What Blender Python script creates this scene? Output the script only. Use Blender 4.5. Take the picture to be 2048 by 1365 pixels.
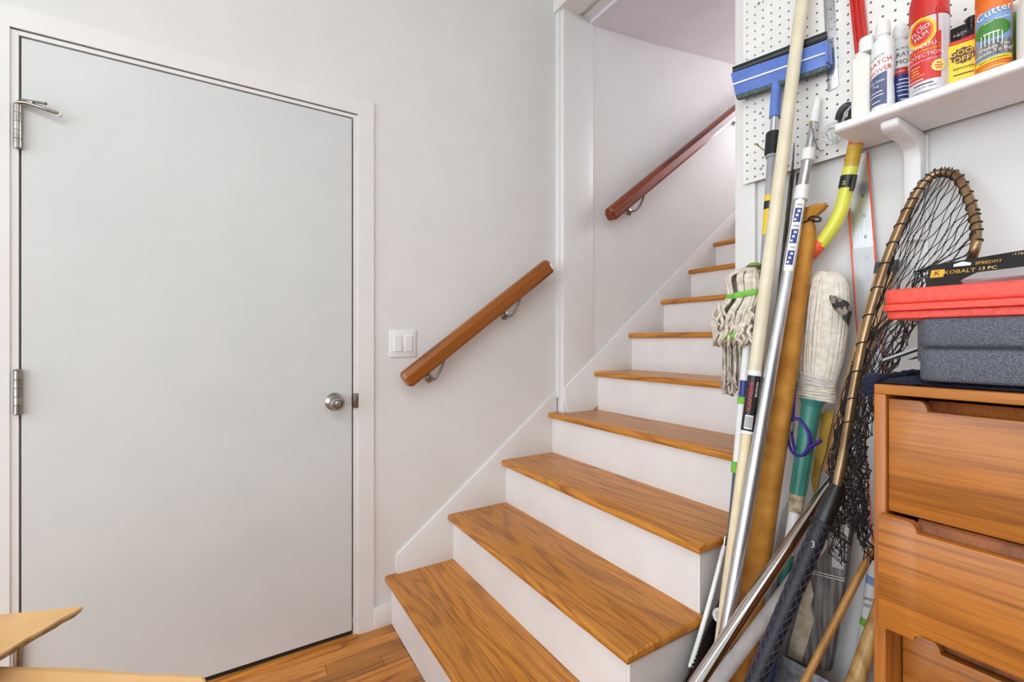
import bpy, bmesh, math, random
from mathutils import Vector, Matrix
random.seed(7)
for o in list(bpy.data.objects): bpy.data.objects.remove(o)
S = bpy.context.scene
COL = S.collection

# ------------------------------------------------------------------ camera
F = 919.35; YAW = math.radians(58.21); CAM = Vector((.502, -1.865, 1.16)); V0 = 681.5
FW = Vector((math.cos(YAW), math.sin(YAW), 0)); RT = Vector((math.sin(YAW), -math.cos(YAW), 0)); UP = Vector((0, 0, 1))
cd = bpy.data.cameras.new('camera'); cd.sensor_width = 36; cd.lens = 36*F/2048; cd.clip_start = .02
cd.shift_y = -(682.5-V0)/2048
cam = bpy.data.objects.new('camera', cd); COL.objects.link(cam); cam.location = CAM
cam.rotation_euler = (math.pi/2, 0, YAW-math.pi/2); S.camera = cam

# ------------------------------------------------------------------ world, lights, exposure
W = bpy.data.worlds.new('daylight'); S.world = W; W.use_nodes = True
W.node_tree.nodes['Background'].inputs[0].default_value = (.82, .915, 1, 1)
W.node_tree.nodes['Background'].inputs[1].default_value = 2.5
def area(name, loc, target, sx, sy, power, col=(1, 1, 1)):
    d = bpy.data.lights.new(name, 'AREA'); d.shape = 'RECTANGLE'; d.size = sx; d.size_y = sy; d.energy = power; d.color = col
    o = bpy.data.objects.new(name, d); COL.objects.link(o); o.location = loc
    o.rotation_euler = (Vector(target)-Vector(loc)).to_track_quat('-Z', 'Y').to_euler(); return o
area('overhead_fill', (-.5, -1.9, 3.0), (-.4, -1.8, 0), 1.2, .6, 9, (1, .98, .96))  # unseen overhead area light added to light the room, no fixture
area('overhead_fill', (.3, -3.0, 3.0), (.3, -2.9, 0), 1.2, .6, 12, (1, .98, .96))  # second added overhead light, also unseen and without a fixture
area('stairwell_fill', (5.15, -.5, 3.0), (2.4, -.5, 2.5), .85, 1.4, 52, (.86, .89, 1))  # area light added to brighten the stairwell; no window is modelled
S.view_settings.view_transform = 'Standard'; S.view_settings.look = 'None'
S.view_settings.gamma = 1; S.view_settings.use_curve_mapping = False; S.view_settings.exposure = .80

# ------------------------------------------------------------------ helpers
def ray(u, v): return FW + RT*((u-1024)/F) + UP*((V0-v)/F)
def at(u, v, x=None, y=None, z=None, lean=None):
    """photo pixel -> point on a real plane of the room (x=, y=, z= or a leaning plane x = x0 + k*z)"""
    d = ray(u, v)
    if lean: t = (lean[0]+lean[1]*CAM.z-CAM.x)/(d.x-lean[1]*d.z)
    elif x is not None: t = (x-CAM.x)/d.x
    elif y is not None: t = (y-CAM.y)/d.y
    else: t = (z-CAM.z)/d.z
    return CAM+d*t
ORG = {}
def org(p): return ORG.get(p.name, Vector((0, 0, 0))) if p else Vector((0, 0, 0))
def thing(name, label, cat, loc, group=None):
    o = bpy.data.objects.new(name, None); COL.objects.link(o); o.location = loc; o.empty_display_size = .05
    ORG[o.name] = Vector(loc); o['label'] = label; o['category'] = cat
    if group: o['group'] = group
    return o
def tag(o, label, cat, group=None):
    o['label'] = label; o['category'] = cat
    if group: o['group'] = group
    return o
def obj(name, vs, fs, mat, parent=None, smooth=False, kind=None, label=None):
    """world-space vertices -> one mesh object (under parent if given)"""
    g = org(parent)
    if parent is None and len(vs):
        zs = [v[2] for v in vs]; g = Vector((sum(v[0] for v in vs)/len(vs), sum(v[1] for v in vs)/len(vs), min(zs)))
    me = bpy.data.meshes.new(name); me.from_pydata([tuple(Vector(v)-g) for v in vs], [], fs); me.update()
    if smooth: me.polygons.foreach_set('use_smooth', [True]*len(me.polygons))
    me.materials.append(mat)
    o = bpy.data.objects.new(name, me); COL.objects.link(o)
    if parent: o.parent = parent
    else: o.location = g
    ORG[o.name] = g
    if kind: o['kind'] = kind
    if label: o['label'] = label
    return o
def bmo(name, bm, mat, parent=None, smooth=False, **k):
    bm.verts.index_update(); vs = [v.co.copy() for v in bm.verts]; fs = [[v.index for v in f.verts] for f in bm.faces]
    bm.free(); o = obj(name, vs, fs, mat, parent, smooth, **k); return o
def autosmooth(o, ang=40):
    me = o.data
    me.polygons.foreach_set('use_smooth', [True]*len(me.polygons))
    try: me.set_sharp_from_angle(angle=math.radians(ang))
    except Exception: pass
    return o
def boxbm(x0, x1, y0, y1, z0, z1, bev=0, seg=2, rot=None, piv=None):
    bm = bmesh.new(); bmesh.ops.create_cube(bm, size=1)
    for v in bm.verts: v.co = Vector(((x0+x1)/2+v.co.x*(x1-x0), (y0+y1)/2+v.co.y*(y1-y0), (z0+z1)/2+v.co.z*(z1-z0)))
    if bev: bmesh.ops.bevel(bm, geom=list(bm.edges), offset=bev, segments=seg, affect='EDGES', profile=.5)
    if rot is not None:
        c = Vector(piv); 
        for v in bm.verts: v.co = c+rot@(v.co-c)
    return bm
def box(name, x0, x1, y0, y1, z0, z1, mat, parent=None, bev=0, seg=2, rot=None, piv=None, **k):
    o = bmo(name, boxbm(x0, x1, y0, y1, z0, z1, bev, seg, rot, piv), mat, parent, **k)
    return autosmooth(o) if bev else o
def frame(t, hint=None):
    t = t.normalized(); h = Vector(hint) if hint else (Vector((0, 0, 1)) if abs(t.z) < .9 else Vector((1, 0, 0)))
    a = (h-t*h.dot(t)).normalized(); return a, t.cross(a)
def tubegeo(pts, rad, seg=12, caps=True, flat=1, hint=None, closed=False):
    pts = [Vector(p) for p in pts]; n = len(pts)
    R = rad if isinstance(rad, (list, tuple)) else [rad]*n
    vs = []; fs = []
    for i, p in enumerate(pts):
        if closed: t = pts[(i+1) % n]-pts[i-1]
        else: t = pts[min(i+1, n-1)]-pts[max(i-1, 0)]
        if t.length < 1e-9: t = pts[-1]-pts[0]
        if i == 0 or hint: a, b = frame(t, hint)
        else:
            t = t.normalized(); a = (a-t*a.dot(t)).normalized(); b = t.cross(a)
        for k in range(seg):
            q = 2*math.pi*k/seg; vs.append(p+a*(R[i]*math.cos(q))+b*(R[i]*flat*math.sin(q)))
    m = n if closed else n-1
    for i in range(m):
        for k in range(seg):
            j = (i+1) % n; fs.append((i*seg+k, i*seg+(k+1) % seg, j*seg+(k+1) % seg, j*seg+k))
    if caps and not closed:
        fs.append(tuple(reversed(range(seg)))); fs.append(tuple((n-1)*seg+k for k in range(seg)))
    return vs, fs
def tube(name, pts, rad, mat, parent=None, seg=12, flat=1, hint=None, closed=False, **k):
    vs, fs = tubegeo(pts, rad, seg, True, flat, hint, closed); return autosmooth(obj(name, vs, fs, mat, parent, **k), 50)
def multitube(name, lines, mat, parent=None, seg=4, **k):
    V = []; Fs = []
    for pts, r in lines:
        v, f = tubegeo(pts, r, seg, True); b = len(V); V += v; Fs += [tuple(i+b for i in q) for q in f]
    return obj(name, V, Fs, mat, parent, True, **k)
def spline(P, n=8):
    P = [Vector(p) for p in P]; out = []
    for i in range(len(P)-1):
        p0 = P[max(i-1, 0)]; p1 = P[i]; p2 = P[i+1]; p3 = P[min(i+2, len(P)-1)]
        for j in range(n):
            t = j/n; out.append(.5*((2*p1)+(p2-p0)*t+(2*p0-5*p1+4*p2-p3)*t*t+(3*p1-p0-3*p2+p3)*t**3))
    out.append(P[-1]); return out
def lathe(name, prof, base, axis, mat, parent=None, seg=28, **k):
    base = Vector(base); ax = Vector(axis).normalized(); a, b = frame(ax); vs = []; fs = []
    for r, h in prof:
        for q in range(seg):
            t = 2*math.pi*q/seg; vs.append(base+ax*h+a*(r*math.cos(t))+b*(r*math.sin(t)))
    for i in range(len(prof)-1):
        for q in range(seg): fs.append((i*seg+q, i*seg+(q+1) % seg, (i+1)*seg+(q+1) % seg, (i+1)*seg+q))
    fs.append(tuple(reversed(range(seg)))); fs.append(tuple((len(prof)-1)*seg+q for q in range(seg)))
    return autosmooth(obj(name, vs, fs, mat, parent, **k), 35)
def prism(name, poly, d, mat, parent=None, bev=0, **k):
    """3-D polygon extruded by vector d"""
    d = Vector(d); n = len(poly); vs = [Vector(p) for p in poly]+[Vector(p)+d for p in poly]
    fs = [tuple(range(n)), tuple(reversed(range(n, 2*n)))]+[(i, i+n, (i+1) % n+n, (i+1) % n) for i in range(n)]
    bm = bmesh.new(); bv = [bm.verts.new(v) for v in vs]
    for f in fs: bm.faces.new([bv[i] for i in f])
    bmesh.ops.recalc_face_normals(bm, faces=list(bm.faces))
    if bev: bmesh.ops.bevel(bm, geom=list(bm.edges), offset=bev, segments=2, affect='EDGES', profile=.5)
    o = bmo(name, bm, mat, parent, **k); return autosmooth(o) if bev else o
_tc = {}
def textgeo(s, size):
    if (s, size) not in _tc:
        c = bpy.data.curves.new('t', 'FONT'); c.body = s; c.size = size; c.align_x = 'CENTER'; c.align_y = 'CENTER'; c.resolution_u = 2
        o = bpy.data.objects.new('t', c); COL.objects.link(o); dg = bpy.context.evaluated_depsgraph_get()
        me = o.evaluated_get(dg).to_mesh(); _tc[(s, size)] = ([tuple(v.co) for v in me.vertices], [tuple(p.vertices) for p in me.polygons])
        o.evaluated_get(dg).to_mesh_clear(); bpy.data.objects.remove(o); bpy.data.curves.remove(c)
    return _tc[(s, size)]
def text(name, s, size, origin, ax, ay, mat, parent, sx=1, bold=0):
    vs, fs = textgeo(s, size) if s[0] != '#' else grid2(int(s[1:])/1000, size*.4, 2, 1)
    vs = [(v[0], v[1]) for v in vs]; o = Vector(origin); ax = Vector(ax).normalized(); ay = Vector(ay).normalized()
    return obj(name, [o+ax*(v[0]*sx)+ay*v[1] for v in vs], fs, mat, parent)
def wrap(name, vs2, fs, c, R, a0, mat, parent, rot=0, at0=(0, 0)):
    """2-D shape (arc length, height) laid round an upright cylinder, facing world angle a0"""
    V = []; cr, sr = math.cos(rot), math.sin(rot)
    for v in vs2:
        x = v[0]*cr-v[1]*sr+at0[0]; h = v[0]*sr+v[1]*cr+at0[1]
        q = a0+x/R; V.append(Vector((c[0]+R*math.cos(q), c[1]+R*math.sin(q), c[2]+h)))
    return obj(name, V, fs, mat, parent)
def wtext(s, size, c, R, a0, mat, parent, rot=0, at0=(0, 0), sx=1, name='lettering'):
    vs, fs = textgeo(s, size) if s[0] != '#' else grid2(int(s[1:])/1000, size*.4, 8, 1); return wrap(name, [(v[0]*sx, v[1]) for v in vs], fs, c, R, a0, mat, parent, rot, at0)
def grid2(w, h, nx=14, ny=2, top=None, cx=0, cy=0):
    vs = []; fs = []
    for j in range(ny+1):
        for i in range(nx+1):
            x = -w/2+w*i/nx; y = -h/2+h*j/ny
            if top and j == ny: y += top(i/nx)
            vs.append((x+cx, y+cy))
    for j in range(ny):
        for i in range(nx): a = j*(nx+1)+i; fs.append((a, a+1, a+nx+2, a+nx+1))
    return vs, fs
def ell2(rx, ry, n=24, rings=5, wob=0):
    vs = [(0, 0)]; fs = []
    for r in range(1, rings+1):
        for i in range(n):
            q = 2*math.pi*i/n; k = 1+(wob*math.cos(12*q) if r == rings else 0); vs.append((rx*r/rings*k*math.cos(q), ry*r/rings*k*math.sin(q)))
    for i in range(n):
        fs.append((0, 1+i, 1+(i+1) % n))
        for r in range(rings-1): a = 1+r*n; b = a+n; fs.append((a+i, b+i, b+(i+1) % n, a+(i+1) % n))
    return vs, fs

# ------------------------------------------------------------------ materials
def srgb(r, g, b): return tuple((c/255/12.92 if c/255 <= .04045 else ((c/255+.055)/1.055)**2.4) for c in (r, g, b))+(1,)
def mat0(name, col, rough=.5, metal=0, **k):
    m = bpy.data.materials.new(name); m.use_nodes = True; nt = m.node_tree; b = nt.nodes['Principled BSDF']
    b.inputs['Base Color'].default_value = srgb(*col); b.inputs['Roughness'].default_value = rough; b.inputs['Metallic'].default_value = metal
    for a, v in k.items(): b.inputs[a].default_value = v
    return m, nt, b
def N(nt, typ, **k):
    n = nt.nodes.new(typ)
    for a, v in k.items():
        if a.startswith('i_'): n.inputs[a[2:]].default_value = v
        else: setattr(n, a, v)
    return n
def coords(nt, scale=(1, 1, 1), rand=True):
    tc = N(nt, 'ShaderNodeTexCoord'); mp = N(nt, 'ShaderNodeMapping'); mp.inputs['Scale'].default_value = scale
    if rand:
        oi = N(nt, 'ShaderNodeObjectInfo'); ml = N(nt, 'ShaderNodeMath', operation='MULTIPLY'); ml.inputs[1].default_value = 41
        cb = N(nt, 'ShaderNodeCombineXYZ'); nt.links.new(oi.outputs['Random'], ml.inputs[0])
        for i in range(3): nt.links.new(ml.outputs[0], cb.inputs[i])
        ad = N(nt, 'ShaderNodeVectorMath', operation='ADD'); nt.links.new(tc.outputs['Object'], ad.inputs[0]); nt.links.new(cb.outputs[0], ad.inputs[1])
        nt.links.new(ad.outputs[0], mp.inputs['Vector'])
    else: nt.links.new(tc.outputs['Object'], mp.inputs['Vector'])
    return mp.outputs[0]
def bump(nt, b, h, strength, dist=.002):
    bp = N(nt, 'ShaderNodeBump'); bp.inputs['Strength'].default_value = strength; bp.inputs['Distance'].default_value = dist
    nt.links.new(h, bp.inputs['Height']); nt.links.new(bp.outputs[0], b.inputs['Normal'])
def speck(name, c1, c2, rough=.6, scale=30, metal=0, bstr=.15, stretch=(1, 1, 1), lo=.35, hi=.65, detail=4, **k):
    """two-tone noise material: paint, cloth, card, worn metal"""
    m, nt, b = mat0(name, c1, rough, metal, **k); v = coords(nt, stretch)
    n = N(nt, 'ShaderNodeTexNoise', i_Scale=scale, i_Detail=detail); nt.links.new(v, n.inputs['Vector'])
    r = N(nt, 'ShaderNodeValToRGB'); r.color_ramp.elements[0].position = lo; r.color_ramp.elements[1].position = hi
    r.color_ramp.elements[0].color = srgb(*c2); r.color_ramp.elements[1].color = srgb(*c1)
    nt.links.new(n.outputs[0], r.inputs[0]); nt.links.new(r.outputs[0], b.inputs['Base Color'])
    if bstr: bump(nt, b, n.outputs[0], bstr)
    return m
def wood(name, light, dark, axis='y', rings=7, scale=3.2, rough=.35, contrast=1, along=.1, pore=.35, var=.25):
    m, nt, b = mat0(name, light, rough)
    st = [1, 1, 1]; st['xyz'.index(axis)] = along
    v = coords(nt, st)
    n1 = N(nt, 'ShaderNodeTexNoise', i_Scale=scale, i_Detail=1.5, i_Roughness=.45, i_Distortion=.3); nt.links.new(v, n1.inputs['Vector'])
    mu = N(nt, 'ShaderNodeMath', operation='MULTIPLY'); mu.inputs[1].default_value = rings*6.283; nt.links.new(n1.outputs[0], mu.inputs[0])
    sn = N(nt, 'ShaderNodeMath', operation='SINE'); nt.links.new(mu.outputs[0], sn.inputs[0])
    mr = N(nt, 'ShaderNodeMapRange'); mr.inputs[1].default_value = -.3; mr.inputs[2].default_value = 1; nt.links.new(sn.outputs[0], mr.inputs[0])
    pw = N(nt, 'ShaderNodeMath', operation='POWER'); pw.inputs[1].default_value = 2; nt.links.new(mr.outputs[0], pw.inputs[0])
    st2 = [1, 1, 1]; st2['xyz'.index(axis)] = .03
    v2 = coords(nt, st2)
    n2 = N(nt, 'ShaderNodeTexNoise', i_Scale=260, i_Detail=2); nt.links.new(v2, n2.inputs['Vector'])
    mr2 = N(nt, 'ShaderNodeMapRange'); mr2.inputs[1].default_value = .4; mr2.inputs[2].default_value = .7; nt.links.new(n2.outputs[0], mr2.inputs[0])
    m1 = N(nt, 'ShaderNodeMath', operation='MULTIPLY'); m1.inputs[1].default_value = .6*contrast; nt.links.new(pw.outputs[0], m1.inputs[0])
    m2 = N(nt, 'ShaderNodeMath', operation='MULTIPLY_ADD'); m2.inputs[1].default_value = pore; nt.links.new(mr2.outputs[0], m2.inputs[0]); nt.links.new(m1.outputs[0], m2.inputs[2])
    mx = N(nt, 'ShaderNodeMix', data_type='RGBA'); mx.inputs[6].default_value = srgb(*light); mx.inputs[7].default_value = srgb(*dark)
    nt.links.new(m2.outputs[0], mx.inputs[0])
    oi = N(nt, 'ShaderNodeObjectInfo'); mr3 = N(nt, 'ShaderNodeMapRange'); mr3.inputs[3].default_value = 1-var; mr3.inputs[4].default_value = 1+var*.5
    nt.links.new(oi.outputs['Random'], mr3.inputs[0]); hs = N(nt, 'ShaderNodeHueSaturation'); nt.links.new(mr3.outputs[0], hs.inputs['Value'])
    nt.links.new(mx.outputs[2], hs.inputs['Color']); nt.links.new(hs.outputs[0], b.inputs['Base Color'])
    bump(nt, b, m2.outputs[0], .08, .001)
    return m
M = {}
M['wall'] = speck('wall_paint', (226, 224, 221), (223, 221, 218), .75, 6, bstr=.02)
M['trim'] = speck('trim_paint', (229, 227, 224), (226, 224, 221), .4, 9, bstr=.02)
M['door'] = speck('door_paint', (212, 213, 211), (208, 210, 208), .38, 5, bstr=.015)
M['riser'] = speck('riser_paint', (231, 226, 222), (226, 220, 216), .4, 7, bstr=.02)
M['stairceil'] = speck('stairwell_paint', (222, 219, 226), (218, 215, 223), .6, 6, bstr=.02)
M['peg'] = speck('pegboard_white', (236, 234, 228), (230, 228, 222), .45, 12, bstr=.01)
M['oak'] = wood('oak_tread', (210, 138, 48), (140, 78, 18), 'y', 13, 6, .3, .7, .13, pore=.6, var=.14)
M['oakfloor'] = wood('oak_floor', (204, 134, 58), (140, 80, 26), 'x', 9, 7, .3, .9, .12, pore=.5, var=.3)
M['rail1'] = wood('oak_rail', (158, 90, 24), (74, 36, 8), 'x', 5, 14, .3, .9, .06, var=.05)
M['rail2'] = wood('mahogany_rail', (138, 60, 24), (58, 18, 6), 'x', 6, 14, .28, 1.1, .06, var=.05)
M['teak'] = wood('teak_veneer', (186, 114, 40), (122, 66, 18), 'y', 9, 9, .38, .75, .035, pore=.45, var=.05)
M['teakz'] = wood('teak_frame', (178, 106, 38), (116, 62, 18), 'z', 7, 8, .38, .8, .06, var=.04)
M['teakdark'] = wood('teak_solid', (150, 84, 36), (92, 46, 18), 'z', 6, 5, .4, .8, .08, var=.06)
M['ash'] = wood('ash_wood', (222, 180, 112), (170, 118, 58), 'z', 9, 9, .4, 1, .06, var=.05)
M['dowel'] = wood('dowel_wood', (206, 150, 78), (160, 104, 44), 'z', 5, 9, .4, .8, .06, var=.05)
M['tan'] = wood('tan_plank', (204, 162, 112), (166, 122, 74), 'z', 6, 8, .6, .7, .08, var=.05)
M['weather'] = speck('weathered_wood', (150, 146, 142), (88, 84, 82), .85, 30, stretch=(3, 3, .25), bstr=.5)
M['chrome'] = speck('chrome', (205, 200, 196), (190, 186, 182), .12, 20, 1, bstr=0)
M['alu'] = speck('brushed_aluminium', (214, 216, 218), (196, 198, 202), .28, 30, .85, bstr=.02, stretch=(4, 4, .3))
M['nickel'] = speck('satin_nickel', (170, 164, 156), (140, 134, 126), .28, 30, 1, bstr=.02)
M['bronze'] = speck('bronze_anodised', (176, 148, 112), (140, 112, 80), .3, 14, .8, bstr=.03)
M['galv'] = speck('galvanised_steel', (176, 180, 184), (130, 134, 140), .45, 60, .7, bstr=.1)
M['steel'] = speck('scratched_steel', (130, 124, 116), (62, 56, 50), .45, 40, .6, bstr=.2, stretch=(2, 2, .3))
M['cream'] = speck('cream_fibreglass', (226, 216, 190), (218, 206, 176), .35, 18, bstr=.02)
M['cream2'] = speck('cream_inner', (232, 214, 178), (224, 204, 164), .4, 18, bstr=.02)
M['white'] = speck('white_plastic', (236, 236, 234), (230, 230, 228), .35, 20, bstr=.01)
M['milk'] = speck('milky_plastic', (232, 228, 220), (224, 220, 210), .4, 14, bstr=.01)
M['grey'] = speck('grey_plastic', (168, 168, 170), (154, 154, 158), .45, 30, bstr=.02)
M['pvc'] = speck('dusty_pvc', (206, 202, 200), (182, 178, 176), .5, 26, bstr=.03)
M['dgrey'] = speck('dark_grey_plastic', (84, 84, 86), (66, 66, 70), .5, 30, bstr=.05)
M['black'] = speck('black_plastic', (30, 30, 32), (20, 20, 22), .35, 30, bstr=.03)
M['rubber'] = speck('black_rubber', (34, 32, 32), (22, 20, 20), .6, 40, bstr=.05)
M['grip'] = speck('dark_grip', (24, 24, 30), (16, 16, 22), .5, 60, bstr=.05)
M['griprib'] = speck('grip_lattice', (66, 66, 86), (50, 50, 68), .45, 60, bstr=.05)
M['blue'] = speck('squeegee_blue', (100, 132, 204), (90, 120, 194), .38, 16, bstr=.01)
M['sponge'] = speck('scrubber_mesh', (112, 130, 118), (40, 50, 46), .9, 260, bstr=.8)
M['mustard'] = speck('mustard_canvas', (200, 142, 54), (166, 106, 30), .8, 16, bstr=.3)
M['yellowcloth'] = speck('yellow_cloth', (206, 172, 74), (176, 138, 50), .85, 22, bstr=.3)
M['yarn'] = speck('mop_yarn', (228, 220, 206), (196, 184, 164), .95, 70, bstr=.5)
M['yarn2'] = speck('mop_yarn_clean', (232, 226, 214), (212, 202, 184), .95, 70, bstr=.5)
M['yarn_dirt_shade'] = speck('mop_yarn_used_shade', (208, 198, 184), (140, 128, 112), .95, 40, bstr=.5)  # used yarn, and the painted shade inside the clean mop
M['lime'] = speck('lime_band', (126, 196, 70), (104, 176, 54), .7, 40, bstr=.1)
M['olive'] = speck('olive_cap', (150, 168, 76), (132, 150, 62), .5, 30, bstr=.02)
M['teal'] = speck('teal_plastic', (60, 132, 114), (50, 116, 100), .4, 18, bstr=.02)
M['navy'] = speck('navy_paint', (36, 52, 92), (28, 40, 74), .4, 20, bstr=.02)
M['slate'] = speck('slate_pole', (84, 100, 116), (70, 84, 100), .4, 20, bstr=.02)
M['tape'] = speck('frayed_tape', (204, 186, 150), (140, 122, 92), .9, 60, bstr=.6)
M['purple'] = speck('purple_webbing', (74, 46, 150), (58, 32, 124), .7, 200, bstr=.2)
M['neon'] = speck('neon_yellow_tube', (226, 226, 84), (214, 212, 66), .25, 12, bstr=.01)
M['amber'] = speck('amber_flex_tube', (214, 178, 60), (196, 156, 40), .25, 12, bstr=.02)
M['orange'] = speck('coral_orange', (238, 92, 52), (226, 78, 40), .4, 16, bstr=.01)
M['red'] = speck('red_plastic', (206, 40, 34), (190, 30, 26), .35, 16, bstr=.01)
M['casered'] = speck('coral_red_case', (240, 84, 66), (228, 70, 54), .45, 120, bstr=.12)
M['casegrey'] = speck('pebbled_grey_case', (96, 101, 110), (62, 66, 76), .45, 420, bstr=.8, detail=2)
M['net'] = speck('net_cord', (48, 44, 42), (30, 28, 26), .8, 80, bstr=0)
M['fleece'] = speck('navy_fleece', (40, 48, 78), (20, 24, 44), 1, 160, bstr=1)
M['card'] = speck('cardboard', (206, 164, 110), (192, 148, 94), .85, 9, bstr=.05)
M['cardedge'] = speck('cardboard_core', (140, 104, 64), (96, 68, 38), .95, 120, bstr=.4)
M['camo'] = speck('camo_cloth', (150, 142, 130), (58, 56, 54), .9, 55, bstr=.1, lo=.48, hi=.52, detail=1)
M['paper'] = speck('torn_paper', (220, 206, 180), (190, 172, 142), .9, 40, bstr=.5)
M['string'] = speck('white_string', (224, 218, 208), (196, 188, 176), .9, 90, bstr=.2)
M['hole'] = speck('dark_gap', (46, 36, 30), (34, 26, 22), .9, 30, bstr=0)
M['brownslot'] = speck('brown_track', (92, 62, 50), (66, 42, 34), .7, 30, bstr=.1)
M['ink'] = speck('black_ink', (36, 36, 38), (28, 28, 30), .6, 30, bstr=0)
M['lred'] = speck('label_red', (212, 44, 40), (204, 38, 36), .4, 20, bstr=0)
M['lyellow'] = speck('label_yellow', (244, 208, 40), (238, 198, 30), .4, 20, bstr=0)
M['lorange'] = speck('label_orange', (232, 118, 34), (226, 108, 28), .4, 20, bstr=0)
M['lblue'] = speck('label_blue', (48, 66, 140), (40, 56, 124), .4, 20, bstr=0)
M['lgreyblue'] = speck('label_slate_blue', (84, 94, 130), (76, 84, 120), .4, 20, bstr=0)
M['lgreen'] = speck('label_green', (86, 150, 54), (60, 120, 40), .4, 30, bstr=0)
M['lsky'] = speck('label_sky', (90, 140, 200), (140, 170, 206), .4, 14, bstr=0)
M['lwhite'] = speck('label_white', (240, 240, 238), (232, 232, 230), .4, 20, bstr=0)
M['lpale'] = speck('label_pale_yellow', (246, 214, 120), (240, 204, 100), .4, 20, bstr=0)
M['lbrown'] = speck('label_brown', (110, 52, 24), (86, 38, 18), .4, 30, bstr=0)
M['canwhite'] = speck('can_enamel', (222, 222, 226), (212, 212, 218), .25, 14, .2, bstr=0)
M['gold'] = speck('gold_print', (226, 176, 60), (210, 158, 44), .4, 20, bstr=0)
m, nt, b = mat0('clear_plastic', (238, 240, 240), .08); b.inputs['Transmission Weight'].default_value = .85; b.inputs['IOR'].default_value = 1.2; M['clear'] = m
m, nt, b = mat0('clear_film', (240, 240, 240), .15); b.inputs['Alpha'].default_value = .3; M['film'] = m

# ------------------------------------------------------------------ the setting
def struct(o): o['kind'] = 'structure'; return o
XP = 1.938; DW = .918; DH = 2.03; CEIL = 3.12; YJ = -.05; YR = -.97
# door wall (y = 0) round the door opening
def multi(name, boxes, mat, parent=None):
    V = []; Fs = []
    for b_ in boxes:
        bm = boxbm(*b_); bm.verts.index_update(); k = len(V); V += [v.co.copy() for v in bm.verts]; Fs += [tuple(v.index+k for v in f.verts) for f in bm.faces]; bm.free()
    return obj(name, V, Fs, mat, parent)
struct(multi('wall_left', [(-3.2, -.024, 0, .12, 0, CEIL), (-.024, DW+.024, 0, .12, DH+.024, CEIL), (DW+.024, 2.0, 0, .12, 0, CEIL)], M['wall']))
struct(multi('wall_front', [(XP, XP+.12, -4.2, YR, 0, CEIL), (XP, XP+.12, YR, 0, 2.83, CEIL)], M['wall']))
struct(multi('wall_right', [(-3.2, XP+.12, -4.32, -4.2, 0, CEIL)], M['wall']))
struct(multi('ceiling', [(-3.2, XP+.12, -4.32, .12, CEIL, CEIL+.1)], M['wall']))
fl = struct(multi('floor', [(-3.2, 4.9, -4.32, .12, -.06, -.016)], M['hole']))
# strip flooring: each board its own piece, running along the door wall
pw = .058; protos = {}
for r in range(40):
    y1 = -.001-r*pw; x = -1.3-random.random()*.7; lim = 1.0738 if r*pw < 1.05 else 1.9
    while x < lim:
        L = random.choice((.45, .6, .75, .9, 1.1)); x2 = min(x+L, lim)
        L = round(x2-x, 3)
        if L > .02:
            if L not in protos:
                p = box('floor_board', 0, L-.0008, -pw+.0007, 0, -.016, 0, M['oakfloor'], fl, bev=.0012, seg=1); protos[L] = p.data; 
                p.location = (x, y1, 0); p.data.transform(Matrix.Translation(ORG[p.name])); p.location -= ORG[fl.name]
            else:
                p = bpy.data.objects.new('floor_board', protos[L]); COL.objects.link(p); p.parent = fl; p.location = Vector((x, y1, 0))-ORG[fl.name]
        x = x2
# stairwell shell behind the opening
struct(multi('wall_stair_left', [(XP+.18, 5.2, YJ, .12, 0, 4.6)], M['wall']))
struct(multi('wall_stair_right', [(XP+.12, 5.2, YR-.1, YR, 0, 4.6)], M['wall']))
sc = prism('ceiling_stair', [(2.1, YJ, 2.80), (2.6, YJ, 2.866), (3.4, YJ, 2.998), (3.9, YJ, 3.08), (3.9, YJ, 3.2), (2.1, YJ, 3.2)], (0, YR-YJ, 0), M['stairceil']); struct(sc)
# jamb and header of the stair opening
tj = struct(box('trim_1', XP-.012, XP+.182, YJ-.006, .0, .2, 2.83, M['trim'], bev=.002))
struct(box('trim_2', XP-.022, XP-.002, -.03, .001, .87, 2.9, M['trim'], bev=.003))
hd = struct(multi('trim_3', [(XP-.035, XP+.085, YR-.06, YJ+.05, 2.815, 2.9), (XP+.118, XP+.182, YR, YJ, 2.82, 2.9)], M['trim']))
struct(box('trim_4', XP+.086, XP+.117, YR, YJ, 2.845, 2.9, M['brownslot'], bev=.001))
struct(box('trim_5', XP-.014, XP+.0, YR-.062, YR, 0, 2.83, M['trim'], bev=.003))          # casing right of the opening
struct(box('trim_6', XP, XP+.182, YR-.002, YR+.014, .6, 2.82, M['trim'], bev=.002))
# door casing, jamb, door
c0 = .022; cw = .062; cl = .30
struct(prism('trim_7', [(DW+c0, 0, 0), (DW+c0, 0, DH+c0), (-c0, 0, DH+c0), (-c0, 0, 0), (-c0-cl, 0, 0), (-c0-cl, 0, DH+c0+cw), (DW+c0+cw, 0, DH+c0+cw), (DW+c0+cw, 0, 0)], (0, -.008, 0), M['trim']))
struct(prism('trim_8', [(DW+.005, .115, 0), (DW+.005, .115, DH+.005), (-.005, .115, DH+.005), (-.005, .115, 0), (-.024, .115, 0), (-.024, .115, DH+.017), (DW+.024, .115, DH+.017), (DW+.024, .115, 0)], (0, -.119, 0), M['trim']))
struct(box('baseboard_left', DW+c0+cw, 1.075, -.011, 0, 0, .086, M['trim'], bev=.002))
dr = struct(box('door_1', .0, DW, -.003, .036, .022, DH, M['door'], bev=.0015, seg=1))
box('door_sweep', 0, DW, .004, .03, .004, .022, M['rubber'], dr)
box('threshold', -.02, DW+.02, -.028, .03, -.012, .005, M['oakfloor'], dr, bev=.003)
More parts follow.
